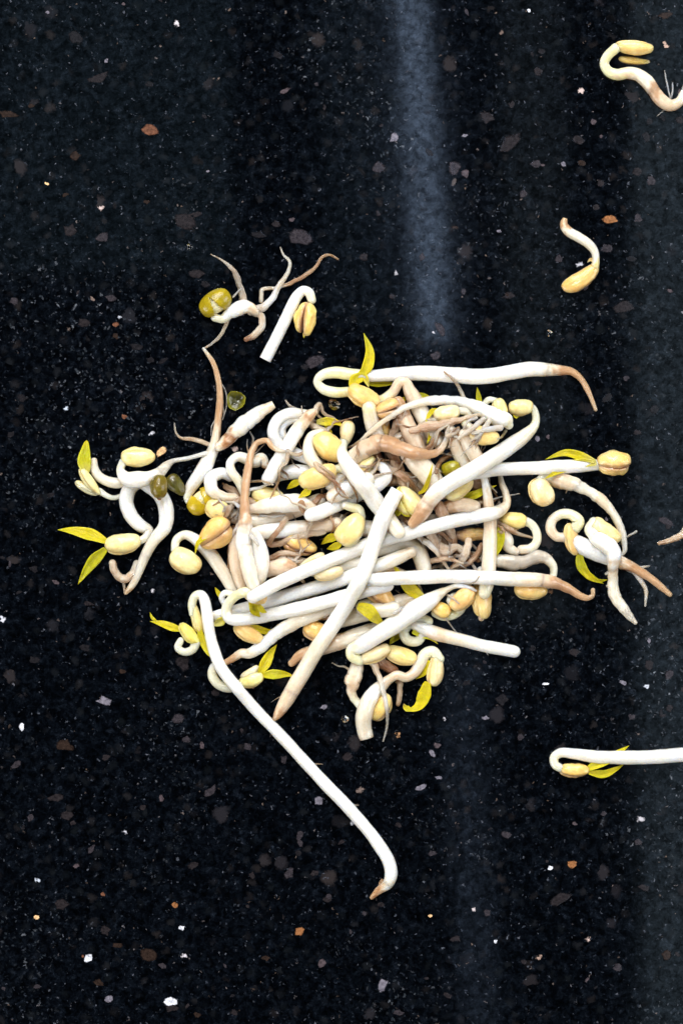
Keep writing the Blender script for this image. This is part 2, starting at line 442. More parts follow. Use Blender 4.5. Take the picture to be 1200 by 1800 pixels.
def cup(x, y, z, ang, L, W, D, col, seed, up=True, rim=0.0, tilt=0.0):
    """loose piece of seed skin: a thin irregular bowl (up) or dome"""
    th = math.radians(ang); c, s = math.cos(th), math.sin(th)
    nr, na = 9, 28
    V, Cc = [], []; cc = C3(col)
    for layer in (0, 1):
        for i in range(nr + 1):
            f = i / nr
            for j in range(na):
                a = 2 * math.pi * j / na
                w = 1 + 0.16 * nz(math.cos(a) * 1.4 + seed, math.sin(a) * 1.4, 0) + 0.08 * nz(math.cos(a) * 4 + seed, math.sin(a) * 4, 5)
                lx = f * L / 2 * math.cos(a) * w; ly = f * W / 2 * math.sin(a) * w
                zz = D * (f ** 2.2) if up else D * math.sqrt(max(1 - f * f, 0))
                if up and rim:
                    k = max(0, f - 0.75) * rim; lx *= 1 - k; ly *= 1 - k
                zz += 1.3 * layer + tilt * lx + 1.5 * nz(lx * 0.12 + seed, ly * 0.12, 1)
                V.append(np.array([x + c * lx - s * ly, 1800 - y - s * lx - c * ly, max(0.4, z + zz)]))
                k = (0.22 + 0.95 * max(0, f - 0.45) / 0.55 if up else 0.9) + 0.3 * nz(lx * 0.15, ly * 0.15, seed)  # bowl: shade inside and a lit rim put into the colour
                Cc.append([*np.clip(cc * max(k, 0.1), 0, 1), lx * 0.1, ly * 0.1, seed])
    n = (nr + 1) * na; F = []
    for layer in (0, 1):
        for i in range(nr):
            for j in range(na):
                a0 = layer * n + i * na + j; b0 = layer * n + i * na + (j + 1) % na
                q = (a0, b0, b0 + na, a0 + na); F.append(q if layer else q[::-1])
    for j in range(na):
        a0 = nr * na + j; b0 = nr * na + (j + 1) % na
        F.append((a0, b0, b0 + n, a0 + n))
    return V, F, Cc


def leaf_geo(R, z, W, roll, seed, fold=0.35):
    n = len(R); Pp = np.stack([R[:, 0], R[:, 1], z], 1)
    T = np.gradient(Pp, axis=0); T /= np.maximum(np.linalg.norm(T, axis=1, keepdims=True), 1e-9)
    K = 7; V, Cc = [], []
    for layer in (0, 1):
        for i in range(n):
            t = i / (n - 1)
            w = W / 2 * (0.42 + 0.58 * min(1, t / 0.3) ** 0.7 if t < 0.3 else max(0.02, (1 - ((t - 0.3) / 0.7) ** 1.7)))
            side = np.cross((0, 0, 1.0), T[i]); side /= max(np.linalg.norm(side), 1e-6); nn = np.cross(T[i], side)
            ro = math.radians(roll) + 0.35 * nz(t * 2, seed, 4)
            sd = side * math.cos(ro) + nn * math.sin(ro); up = -side * math.sin(ro) + nn * math.cos(ro)
            for k in range(K):
                q = (k / (K - 1)) * 2 - 1
                hgt = fold * abs(q) * w + 0.22 * w * nz(q * 2 + seed, t * 6, 2) + 0.10 * w * nz(q * 5 + seed, t * 13, 7) - (0.9 if layer else 0) + (0.5 if k == K // 2 else 0)
                V.append(Pp[i] + sd * q * w + up * hgt)
                m = 1 + 0.14 * nz(q * 2.2, t * 7, seed) - (0.10 if k == K // 2 else 0) + 0.12 * (abs(q) > 0.9)
                Cc.append([*np.clip(R[i, 4:7] * m, 0, 0.95), q * 2.0 + seed, abs(q) * 0.8 - t * 1.5, layer * 3.0 + (t - 0.4 * abs(q)) * 3])
    N1 = n * K; F = []
    for layer in (0, 1):
        for i in range(n - 1):
            for k in range(K - 1):
                a = layer * N1 + i * K + k; q = (a, a + K, a + K + 1, a + 1)
                F.append(q if not layer else q[::-1])
    for i in range(n - 1):
        a = i * K; F.append((a, a + N1, a + K + N1, a + K)); a += K - 1; F.append((a, a + K, a + K + N1, a + N1))
    for k in range(K - 1):
        F.append((k, k + 1, k + 1 + N1, k + N1)); a = (n - 1) * K + k; F.append((a, a + N1, a + 1 + N1, a + 1))
    return V, F, Cc


SEED = [0]


def thing(name, label, cat, parts, group=None):
    """parts: tuples.  ('stem'|'root'|'root_hair', 'x y r c,...', opts)  ('bean', x,y,ang,L,W,roll,col, opts)  ('leaf','x y r c,..',W,opts)"""
    SEED[0] += 1; sd0 = SEED[0] * 3.71
    built = []; splats = []; beans = []
    first = None
    for pt in parts:                                     # seeds settle first so that stems can meet them
        if pt[0] == 'bean':
            _, x, y, ang, L, W, roll, col = pt[:8]; op = pt[8] if len(pt) > 8 else {}
            L *= 0.95; W *= 0.94
            T = op.get('T', W * 0.92)
            th = math.radians(ang); hs = []
            for u in (-.7, -.35, 0, .35, .7):
                for v in (-.6, 0, .6):
                    hs.append(float(hget(np.array([x + u * L / 2 * math.cos(th) - v * W / 2 * math.sin(th)]), np.array([1800 - y - u * L / 2 * math.sin(th) - v * W / 2 * math.cos(th)]))[0]))
            hs = np.array(hs)
            half = (W if abs(roll) > 45 else T) * 0.5
            half = 0.5 * math.hypot(W * math.sin(math.radians(roll)), T * math.cos(math.radians(roll)))
            zc = 0.6 * hs.max() + 0.4 * np.median(hs) + half * (0.98 if hs.max() < 1 else 0.75) + op.get('dz', 0)
            beans.append((x, 1800 - y, zc, L, W, half, pt, op, T))
    k = 0
    for pt in parts:
        k += 1; sd = sd0 + k * 1.37
        if pt[0] in ('stem', 'root', 'root_hair', 'cut_stem'):
            op = pt[2] if len(pt) > 2 else {}
            pts = P(pt[1]); R = catmull(pts, 1.6 if pt[0] == 'root_hair' else 2.4)
            if pt[0] == 'root_hair':
                R[:, 2] *= 0.75
            elif pt[0] == 'root' and len(pts) > 3:
                R[:, 2] *= np.interp(np.linspace(0, 1, len(R)), [0, 0.5, 1], [0.95, 0.88, 0.6])
            fl = op.get('flat', 1.0)
            z = settle(R, fl, op.get('stiff', 1.0), op.get('sink', 0.7)) + op.get('dz', 0)
            arc = np.concatenate([[0], np.cumsum(np.hypot(np.diff(R[:, 0]), np.diff(R[:, 1])))])
            for (bx, by, bz, L, W, hf, _, _, _) in beans:
                for (e, d) in ((0, arc), (-1, arc[-1] - arc)):
                    if math.hypot(R[e, 0] - bx, R[e, 1] - by) < L * 0.62:
                        w = np.clip(1 - d / 34.0, 0, 1); w = w * w * (3 - 2 * w)
                        z = z * (1 - w) + np.maximum(bz, R[:, 2] * 0.9) * w
            rough = op.get('rough', {'stem': 0.04, 'cut_stem': 0.03}.get(pt[0], 0.14))
            ring = 7 if pt[0] == 'root_hair' else 14
            if pt[0] in ('stem', 'cut_stem'):
                R[:, 2] *= 0.95
            V, F, Cc, rg, rows = sweep_geo(R, z, ring, sd, rough, fl, op.get('a', 'round'), op.get('b', 'round'))
            nm = {'cut_stem': 'stem'}.get(pt[0], pt[0]); mat = M_STEM if nm == 'stem' else M_ROOT
            rf = op.get('root_from')
            if rf is not None:                           # stem runs over into its root: same skin, two parts
                idx = int(np.argmin(np.hypot(R[:, 0] - pts[rf][0], R[:, 1] - (1800 - pts[rf][1])))) + (4 if op.get('a', 'round') == 'round' else 0)
                Fa = [f for f in F if max(f) < (idx + 1) * rg]; Fb = [f for f in F if min(f) >= idx * rg]
                built.append((nm, V[:(idx + 1) * rg], Fa, Cc[:(idx + 1) * rg], M_STEM))
                built.append(('root', V[idx * rg:], [tuple(v - idx * rg for v in f) for f in Fb], Cc[idx * rg:], M_STEM))
            else:
                built.append((nm, V, F, Cc, mat))
            for i in range(0, len(R), 2):
                splats.append((R[i, 0], R[i, 1], z[i], R[i, 2]))
            nf = op.get('fray', 4 if (rf is not None and 380 < R[-1, 0] < 900) else 0)
            rnd = random.Random(int(sd * 100))
            for q in range(nf):
                i = min(len(R) - 2, int(len(R) * rnd.uniform(0.55, 0.97))); t0 = math.atan2(R[i + 1, 1] - R[i, 1], R[i + 1, 0] - R[i, 0]) + rnd.uniform(-0.9, 0.9)
                ln = rnd.uniform(14, 42); px, py, rr = R[i, 0], R[i, 1], rnd.uniform(1.3, 2.6); hp = []
                for w in range(4):
                    hp.append('%.1f %.1f %.2f %s' % (px, 1800 - py, rr * (1 - w * 0.22), rnd.choice('wkkt')))
                    t0 += rnd.uniform(-0.55, 0.55); px += math.cos(t0) * ln / 3; py += math.sin(t0) * ln / 3
                H2 = catmull(P(','.join(hp)), 1.6); z2 = settle(H2, 1, 1, 0.8); w2 = np.linspace(1, 0, len(H2)) ** 2
                z2 = z2 * (1 - w2) + np.maximum(z2, z[i]) * w2
                fl2 = 1.0
                if rnd.random() < 0.4:
                    H2[:, 2] *= rnd.uniform(1.8, 2.8); fl2 = 0.22
                V, F, Cc, _, _ = sweep_geo(H2, z2, 7, sd + q, 0.16, fl2)
                built.append(('root_hair', V, F, Cc, M_ROOT))
            inside = ((R[-1, 0] - 650) / 235) ** 2 + ((R[-1, 1] - 910) / 190) ** 2 < 1
            for q in range(2 if (inside and pt[0] in ('stem', 'root') and R[:, 2].mean() > 5 and SEED[0] < 88) else 0):
                t0 = math.atan2(R[-1, 1] - R[-3, 1], R[-1, 0] - R[-3, 0]) + rnd.uniform(-1.1, 1.1)
                px, py, rr, ln = R[-2, 0], R[-2, 1], rnd.uniform(2.6, 4.6), rnd.uniform(40, 95); hp = []; cc = rnd.choice(('wkkt', 'kktt', 'ktbk'))
                for w in range(6):
                    hp.append('%.1f %.1f %.2f %s' % (px, 1800 - py, rr * (1 - w * 0.14), cc[min(3, w * 4 // 6)]))
                    t0 += rnd.uniform(-0.75, 0.75); px += math.cos(t0) * ln / 5; py += math.sin(t0) * ln / 5
                    if ((px - 650) / 225) ** 2 + ((py - 910) / 175) ** 2 > 1:
                        t0 = math.atan2(910 - py, 650 - px)
                H2 = catmull(P(','.join(hp)), 2.0); z2 = settle(H2, 1, 0.6, 0.8); w2 = np.linspace(1, 0, len(H2)) ** 2
                z2 = z2 * (1 - w2) + np.maximum(z2, z[-2]) * w2; fl2 = rnd.choice((1.0, 0.8, 0.4))
                V, F, Cc, _, _ = sweep_geo(H2, z2, 9, sd + q * 2.1, 0.2, fl2)
                built.append(('root', V, F, Cc, M_ROOT))
                splats += [(H2[i, 0], H2[i, 1], z2[i], H2[i, 2]) for i in range(0, len(H2), 2)]
            if first is None:
                first = (R[0, 0], R[0, 1])
        elif pt[0] == 'leaf':
            op = pt[3] if len(pt) > 3 else {}
            R = catmull(P(pt[1]), 3.0); R[:, 2] = 2.0
            z = settle(R, 1.0, 2.0, 1.0) + op.get('dz', 0)
            arc = np.concatenate([[0], np.cumsum(np.hypot(np.diff(R[:, 0]), np.diff(R[:, 1])))])
            for (bx, by, bz, L, W, hf, _, _, _) in beans:
                if math.hypot(R[0, 0] - bx, R[0, 1] - by) < L * 0.75:
                    w = np.clip(1 - arc / 40.0, 0, 1); z = np.maximum(z, 3) * (1 - w) + np.maximum(bz + op.get('bz', 0), z if op.get('over') else 2) * w
            V, F, Cc = leaf_geo(R, z + 0.18 * pt[2], pt[2] * 0.9, op.get('roll', 0), sd, op.get('fold', 0.5))
            built.append(('leaf', V, F, Cc, M_LEAF))
            for i in range(0, len(R), 2):
                splats.append((R[i, 0], R[i, 1], z[i], min(5, pt[2] * 0.4)))
            if first is None:
                first = (R[0, 0], R[0, 1])
        elif pt[0] == 'cup':
            _, x, y, ang, L, W, D, col = pt[:8]; op = pt[8] if len(pt) > 8 else {}
            z = float(hget(np.array([x]), np.array([1800 - y]))[0]) * 0.9 + op.get('dz', 0)
            V, F, Cc = cup(x, y, z + 0.3, ang, L, W, D, col, sd, op.get('up', True), op.get('rim', 0), op.get('tilt', 0))
            built.append(('skin', V, F, Cc, M_COAT)); splats.append((x, 1800 - y, z, W * 0.4))
            if first is None:
                first = (x, 1800 - y)
    for bi, (x, y, zc, L, W, hf, pt, op, T) in enumerate(beans):
        _, bx, by, ang, _, _, roll, col = pt[:8]
        for sgn in (1, -1):
            bv = random.Random(int((bx + by) * 7)); cj = np.clip(C3(col) * np.array([1.0, bv.uniform(0.90, 1.0), bv.uniform(0.72, 1.0)]), 0, 0.95); wj = op.get('wr', 0.04 + 0.06 * bv.random())
            if op.get('coat'):
                wj = -0.02
            V, F, Cc = bean_half(bx, by, zc, ang, L, W, T, roll, cj, sgn, 0.0 if op.get('coat') else op.get('open', 0.09), wj, sd0 + bi, op.get('kid', 0.10), op.get('edge', 'o'))
            V = [np.array([v[0], v[1], max(v[2], 0.5)]) for v in V]
            built.append(('cotyledon', V, F, Cc, M_BEAN))
        if op.get('coat'):
            V, F, Cc = seed_shell(bx, by, zc, ang, L * 1.06, W * 1.09, T * 1.09, roll, op['coat'], op['wedge'], sd0)
            V = [np.array([v[0], v[1], max(v[2], 0.45)]) for v in V]
            built.append(('seed_skin', V, F, Cc, M_COAT))
        th = math.radians(ang)
        for u in (-.6, -.3, 0, .3, .6):
            splats.append((x + u * L / 2 * math.cos(th), y - u * L / 2 * math.sin(th), zc, min(W / 2, hf) * (1 - 0.3 * abs(u))))
        if first is None:
            first = (x, y)
    org = np.array([(first[0] - 600) * S, (first[1] - 900) * S, 0.0])
    if len(built) == 1:
        nm, V, F, Cc, mat = built[0]
        root = link_mesh(name, V, F, Cc, mat, org)
        objs = [root]
    else:
        root = bpy.data.objects.new(name, None); COL.objects.link(root); root.location = org; root.empty_display_size = 0.003
        objs = []
        for (nm, V, F, Cc, mat) in built:
            objs.append(link_mesh(nm, V, F, Cc, mat, org, root))
    for o, b in zip(objs, built):
        if b[0] == 'seed_skin':
            md = o.modifiers.new('thickness', 'SOLIDIFY'); md.thickness = 1.4 * S; md.offset = 1
    root['label'] = label; root['category'] = cat
    root['group'] = group or 'bean sprouts on the black counter'
    for s in splats:
        splat(*s)
    return root


def sprout(label, *parts):
    return thing('bean_sprout', label, 'bean sprout', parts)


def piece(name, label, cat, *parts):
    return thing(name, label, cat, parts, 'broken bits among the sprouts')

#SETTING
# ------------------------------------------------------------------ counter
def build_counter():
    L = 0.75; Hh = 0.03; bv = 0.003
    V = []; F = []
    for (e, z) in ((L - bv, 0), (L, -bv), (L, -Hh)):
        V += [(-e, -e, z), (e, -e, z), (e, e, z), (-e, e, z)]
    F = [(0, 1, 2, 3), (11, 10, 9, 8)]
    for r in (0, 4):
        for j in range(4):
            F.append((r + j, r + 4 + j, r + 4 + (j + 1) % 4, r + (j + 1) % 4))
    me = bpy.data.meshes.new('countertop'); me.from_pydata(V, [], F); me.validate(); me.materials.append(M_GRAN)
    o = bpy.data.objects.new('countertop', me); COL.objects.link(o)
    o['kind'] = 'structure'; o['label'] = 'polished black granite countertop flecked with grey and brown crystals'
    return o


counter = build_counter()
# the larger crystals: x y length width angle colour
FC = {'n': (0.021, 0.0175, 0.019), 'm': (0.036, 0.031, 0.036), 'v': (0.075, 0.058, 0.064), 'r': (0.16, 0.07, 0.04), 'R': (0.30, 0.13, 0.05),
      'B': (0.75, 0.78, 0.85), 'D': (0.027, 0.017, 0.013), 'q': (0.18, 0.17, 0.205), 'C': (0.85, 0.55, 0.28), 'h': (0.014, 0.013, 0.015)}
FLECKS = """133 65 30 22 40 h,173 137 42 18 -15 n,16 201 36 14 8 D,264 229 28 18 20 r,500 160 22 10 -25 v,133 273 18 16 0 D,
83 323 9 5 30 C,326 390 40 26 20 n,347 376 26 10 -10 n,124 404 22 20 10 n,182 417 26 15 -25 m,486 395 17 12 20 n,526 418 44 26 15 m,455 413 24 14 10 h,
347 481 30 16 0 n,196 524 20 14 0 m,148 567 26 16 -10 n,203 571 12 9 0 r,24 529 16 14 0 m,240 610 22 12 10 h,360 500 18 10 10 h,204 590 9 14 0 D,
263 148 16 8 10 h,490 97 20 14 40 h,60 180 16 14 0 h,56 185 12 10 0 D,258 355 10 8 0 D,116 342 12 7 -30 D,555 636 20 34 70 m,265 632 14 10 0 h,
693 241 17 20 20 q,817 238 12 6 0 q,929 18 7 7 0 B,855 206 28 22 20 n,893 254 46 22 -45 n,944 124 20 14 30 n,942 289 22 16 20 m,663 294 24 18 -10 m,
798 296 22 24 30 m,818 305 15 17 0 v,899 184 14 12 0 n,989 288 11 11 0 q,1016 246 18 14 30 n,1043 214 11 11 0 v,1022 287 16 10 10 D,1073 386 28 14 -8 R,
1120 302 18 16 0 n,1143 318 16 16 0 m,1121 384 16 16 20 m,919 340 16 14 0 m,982 455 13 15 0 m,1065 437 19 18 0 m,1170 27 26 12 -15 D,637 452 18 14 0 n,
774 580 28 14 60 m,765 626 20 18 0 m,895 520 24 12 0 n,1095 540 36 22 10 n,814 512 11 11 0 m,690 521 11 10 0 n,892 519 10 12 0 D,1054 322 14 12 0 n,
1140 213 12 14 10 h,741 452 11 14 0 m,800 400 12 5 10 D,1195 210 20 14 0 n,1108 455 16 12 0 h,950 90 14 10 0 h,1056 240 6 6 0 v,1047 365 16 10 -20 n,
284 794 14 20 40 C,211 756 8 8 0 n,218 733 11 9 0 r,185 1233 28 17 15 q,38 1278 11 13 0 B,312 1263 20 16 0 m,322 1165 26 24 10 n,380 1217 16 12 0 n,328 1300 14 12 0 m,
114 1310 34 18 10 D,187 1331 18 11 -15 n,28 1345 12 18 50 m,98 1402 26 15 -15 n,55 1437 10 14 40 m,120 1433 22 18 0 n,129 1447 10 8 0 n,355 1310 9 13 10 v,
434 1313 14 14 0 m,371 1391 28 16 -35 m,251 1420 12 10 0 n,284 1404 10 12 0 v,560 1407 18 16 -30 q,499 1335 12 16 20 m,527 1468 14 20 20 m,527 1482 10 14 0 m,
507 1537 16 22 30 m,553 1535 16 12 0 n,577 1577 11 14 0 m,341 1520 20 13 -20 n,161 1492 10 18 40 m,443 1538 12 12 0 n,524 1500 10 12 0 h,108 1589 30 18 0 n,
186 1636 16 18 -15 n,262 1680 30 24 20 D,284 1697 18 9 10 m,307 1591 11 10 0 R,181 1572 8 8 0 r,65 1613 9 9 0 C,320 1631 10 8 0 B,526 1637 16 18 20 R,
156 1685 12 16 30 B,146 1681 5 5 0 r,565 1693 16 18 0 v,468 1684 14 12 0 D,205 1662 20 9 0 D,300 1762 26 16 -15 B,302 1772 24 14 0 n,66 1734 12 10 0 m,174 1728 18 12 0 D,
347 1784 14 10 0 D,412 1780 12 12 0 n,738 1385 22 11 -25 q,768 1310 14 9 0 v,770 1367 12 7 0 q,853 1262 14 8 0 q,890 1467 18 12 0 m,967 1526 9 8 0 B,1005 1520 16 18 10 R,
985 1580 36 18 -20 n,856 1605 14 14 0 m,914 1296 12 12 0 m,958 1202 12 5 -5 B,1094 1200 12 8 20 q,1009 1146 22 14 0 n,1140 1170 18 16 0 n,1175 1186 18 16 0 m,1110 1260 14 10 0 m,
1176 1245 12 12 0 n,1060 1430 10 8 0 m,1120 1480 14 12 0 m,1168 915 30 13 30 m,1173 925 12 10 0 n,1120 840 12 10 0 h,700 1780 16 10 0 m,671 1731 18 26 20 q,640 1606 10 8 0 m,
755 1610 8 6 0 C,870 1655 8 6 0 B,1170 1680 16 18 0 D,1085 1700 18 12 0 m,920 1690 14 10 0 n,760 1500 14 10 0 m,800 1650 18 12 0 n,1130 1560 22 12 20 n,60 1160 20 12 0 h,
150 1140 18 14 0 h,215 1180 14 10 0 D,90 870 14 10 0 h,40 700 18 14 0 h,60 1000 16 12 0 h,1150 720 18 14 0 h,1100 665 10 8 0 m,1065 700 14 20 30 h,943 771 10 10 0 q,962 768 8 8 0 v,
935 1140 12 10 0 h,1120 760 14 10 0 n,820 1200 10 14 80 h,880 1230 24 20 0 h,610 1330 20 14 0 n,700 1450 12 9 0 n,600 1480 8 14 60 n,575 1580 14 12 0 n,990 660 16 14 0 n,890 690 12 8 0 h"""
rf = random.Random(5)
extra = []
for _ in range(110):
    sz = rf.choice((6, 7, 8, 9, 11, 14)); extra.append('%.0f %.0f %.1f %.1f %.0f %s' % (rf.uniform(-40, 1240), rf.uniform(-40, 1840), sz * rf.uniform(0.9, 1.8), sz * 0.8, rf.uniform(0, 180), rf.choice('hhhnnmvqh')))
FLECKS += ',' + ','.join(extra)
for q in FLECKS.replace('\n', '').split(','):
    a = q.split(); x, y, l, w, an = map(float, a[:5]); c = FC[a[5]]; th = math.radians(an)
    na = 9; V = []; Cc = []
    sh = [0.62 + 0.6 * rf.random() for _ in range(na)]
    for rr, al in ((1.0, 0.0), (0.72, 0.62)):
        for j in range(na):
            t = 2 * math.pi * j / na
            lx = l / 2 * 1.12 * math.cos(t) * sh[j] * rr; ly = w / 2 * 1.12 * math.sin(t) * sh[j] * rr
            V.append((x + lx * math.cos(th) - ly * math.sin(th), 1800 - y - lx * math.sin(th) - ly * math.cos(th), 0.12 if rr < 1 else 0.06)); Cc.append((*c, al))
    V.append((x, 1800 - y, 0.13)); Cc.append((*c, 0.75))
    F = [(j, (j + 1) % na, na + (j + 1) % na, na + j) for j in range(na)] + [(na + j, na + (j + 1) % na, 2 * na) for j in range(na)]
    F = [f[::-1] for f in F]
    link_mesh('crystal', V, F, Cc, M_FLECK, (0, 0, 0), counter, False)

# ------------------------------------------------------------------ sprouts lying apart from the pile
sprout('open-beaked pale sprout curled in an S at the top right corner',
  ('stem', '1080 87 10 P,1066 100 9 P,1061 113 9 c,1068 126 10 P,1083 132 11 P,1103 129 11 k,1120 132 12 w,1135 144 13 w,1147 160 12 t,1162 178 12 k,1178 186 11 k,1192 180 9 k,1199 164 6 w', {'root_from': 8}),
  ('bean', 1112, 84, 3, 66, 27, -35, 'p', {'T': 22, 'dz': 4, 'open': 0.14, 'edge': 'o'}),
  ('bean', 1113, 106, 7, 58, 15, 20, 'o', {'T': 10, 'dz': -6, 'edge': 'b'}),
  ('root_hair', '1177 172 2.4 W,1171 147 2.2 W,1167 124 1.2 w'), ('root_hair', '1178 172 2.4 W,1181 160 2.2 W,1181 146 1.5 W'),
  ('root_hair', '1172 188 1.8 k,1163 196 1.6 w,1154 204 1 k'), ('root_hair', '1190 176 2 W,1196 164 2 W,1200 150 1.5 w'))
sprout('lone short sprout with a flat yellow half bean lying right of the bright streak',
  ('stem', '992 384 4.5 t,990 395 8 t,998 407 9 w,1015 417 9 w,1033 429 8.5 w,1044 443 7.5 w,1046 459 7 w,1044 470 8 o', {'a': 'flat'}),
  ('bean', 1019, 490, -33, 76, 31, 8, 'o', {'T': 20, 'wr': 0.12, 'kid': 0.22, 'edge': 't'}),
  ('leaf', '1044 458 1 o,1036 457 1 o,1031 462 1 P', 8))
sprout('sprout with split green bean and five spread roots above the pile',
  ('stem', '378 559 7 c,392 561 8 c,402 552 10 W,415 544 14 W,430 540 13 W,442 543 10 k,450 548 7 k', {'rough': 0.08}),
  ('bean', 379, 533, -35, 57, 39, 0, 'c', {'coat': 'g', 'wedge': (175, 125, -0.12, 0.40)}),
  ('root', '430 533 7 w,422 503 6 x,413 478 5 x,393 459 3 k,371 447 2 t', {'flat': .7}),
  ('root', '440 547 8 w,467 538 8 W,481 519 6.5 W,495 497 5.5 w,507 476 4.5 w,509 459 4 w,498 448 3 w,493 435 2 k'),
  ('root', '459 530 4 w,461 509 4 w,470 507 3.6 k,487 506 3.8 k,510 498 4 t,535 485 4 t,555 469 4 t,567 451 3.5 t,580 448 3.5 t,594 456 2.5 b'),
  ('root', '446 548 6 w,459 557 7 w,460 573 7.5 W,448 588 8 w,433 597 7 b'),
  ('root', '401 562 4 w,388 589 3.5 w,374 603 3 x,360 612 3 t'),
  ('root_hair', '410 523 2.5 x,425 506 2 w'), ('root_hair', '448 543 3 w,470 530 3 w,484 512 2.5 w'))
sprout('hooked white sprout with squarely cut stem and wrinkled tan bean above the pile',
  ('cut_stem', '466 633 11 W,480 606 11 W,497 572 11 W,512 541 11 W,522 521 10 W,533 511 9 W,543 515 9 c,548 528 8 c', {'a': 'flat'}),
  ('bean', 537, 560, 100, 60, 30, 70, 'p', {'wr': 0.16, 'open': 0.25, 'T': 34, 'edge': 't', 'kid': 0.15}),
  ('leaf', '535 584 1 o,534 595 1 y', 6))
sprout('sprout tapering up to a tall tan root, green bean hooked at its foot',
  ('stem', '338 886 6 c,330 877 7 c,334 862 10 w,346 842 13 W,362 818 14 W,374 793 11 w,380 766 8 k,384 733 7 t,387 700 6.5 t,384 668 5.5 t,375 638 4.5 t,358 613 3 k', {'root_from': 5, 'rough': .07}),
  ('bean', 357, 880, -38, 57, 38, 0, 'c', {'coat': (0.52, 0.37, 0.01), 'wedge': (5, 125, -0.02, 0.36)}),
  ('root', '370 782 5 k,347 774 4.5 k,330 771 4 k,317 769 3 t,309 758 2.5 k,307 744 1.6 w'),
  ('root_hair', '386 668 1.6 w,397 690 1.6 w,398 715 1.6 w,391 738 1.4 w'), ('root_hair', '388 690 1.4 w,392 712 1.4 w,394 728 1.4 k'),
  ('root_hair', '381 735 1.5 w,373 748 1.5 w,371 765 1.2 w'))
piece('seed_skin', 'torn olive seed skin cupped open beside the tall tan root', 'seed skin',
  ('cup', 415, 704, 20, 38, 37, 9, (0.20, 0.19, 0.012), {'rim': 0.5}))
piece('stem_fragment', 'plump short stem fragment with a brown ring, pointing up right beside the torn skin', 'stem fragment',
  ('stem', '386 786 8 w,394 779 9 t,402 770 11 b,412 760 13 w,430 744 15 W,450 729 13 W,466 720 10 k,481 711 7 k', {'rough': .09, 'b': 'flat'}))
# left cluster
sprout('small yellow-green sprout with a notched upright leaf at the left end of the cluster',
  ('stem', '176 863 6 c,188 871 5 c,200 875 4.5 c,216 869 4.5 c,223 856 5 w'),
  ('stem', '224 846 10 w,207 849 10 w,190 846 9.5 w,175 838 9 w,167 824 8 w,166 810 6 k'),
  ('bean', 158, 846, 54, 58, 19, 60, 'P', {'T': 17, 'dz': 6}), ('bean', 154, 858, 28, 50, 17, 60, 'P', {'T': 15, 'edge': 'P'}),
  ('leaf', '152 832 1 l,149 812 1 e,151 792 1 e,153 776 1 y,153 774 1 y', 27, {'dz': 5, 'fold': 0.5}))
sprout('thick looping white sprout with two long yellow leaves at the lower left of the cluster',
  ('stem', '246 951 7 c,258 944 8 w -2,262 934 10 w -4,246 923 12 W -3,231 906 13 W,223 880 13 W,230 858 13 W,247 847 13 W,266 856 14 W,284 873 14 W,293 898 14.5 W 3,290 926 13 W 5,270 951 11 w 5,256 977 9.5 w 1,245 1004 8 w,234 1027 6.5 k,222 1042 4 t', {'root_from': 13}),
  ('bean', 216, 955, -7, 66, 38, 20, 'P', {'dz': 1}),
  ('leaf', '188 952 1 y,162 941 1 y,132 934 1 y,102 931 1 e', 24, {'roll': 12}), ('leaf', '187 964 1 e,166 984 1 e,151 1004 1 e,138 1027 1 y', 23, {'roll': -15}),
  ('root', '198 989 6 w,203 1006 8 k,217 1017 9 k,232 1009 9 w,241 990 10 w', {'rough': .15}), ('root_hair', '216 1019 4 w,219 1030 3.5 k,220 1042 3 t'))
sprout('white sprout bowed over the cluster, cream bean lying flat on top',
  ('stem', '217 812 7 c,213 827 8 c,224 841 13 W,245 843 15 W,262 841 13 W,280 832 11 w,292 820 9 x,304 811 5 x,330 806 4 w,362 797 4 w', {'root_from': 5}),
  ('bean', 243, 803, -3, 62, 36, -40, 'P', {'dz': 3}), ('root_hair', '293 827 2 w,298 818 2 w,299 810 2 w'))
piece('seed_skin', 'dark olive two-lobed seed skin with a brown nub resting on the white loop', 'seed skin',
  ('bean', 282, 855, 95, 42, 33, 30, (0.17, 0.145, 0.012), {'edge': 'G', 'T': 26, 'wr': .12}), ('bean', 311, 853, 48, 46, 27, 20, (0.09, 0.085, 0.012), {'edge': 'G', 'T': 20, 'wr': .12, 'dz': -5}),
  ('root', '282 868 5 d,282 875 5 b', {'rough': .1, 'dz': 10}))
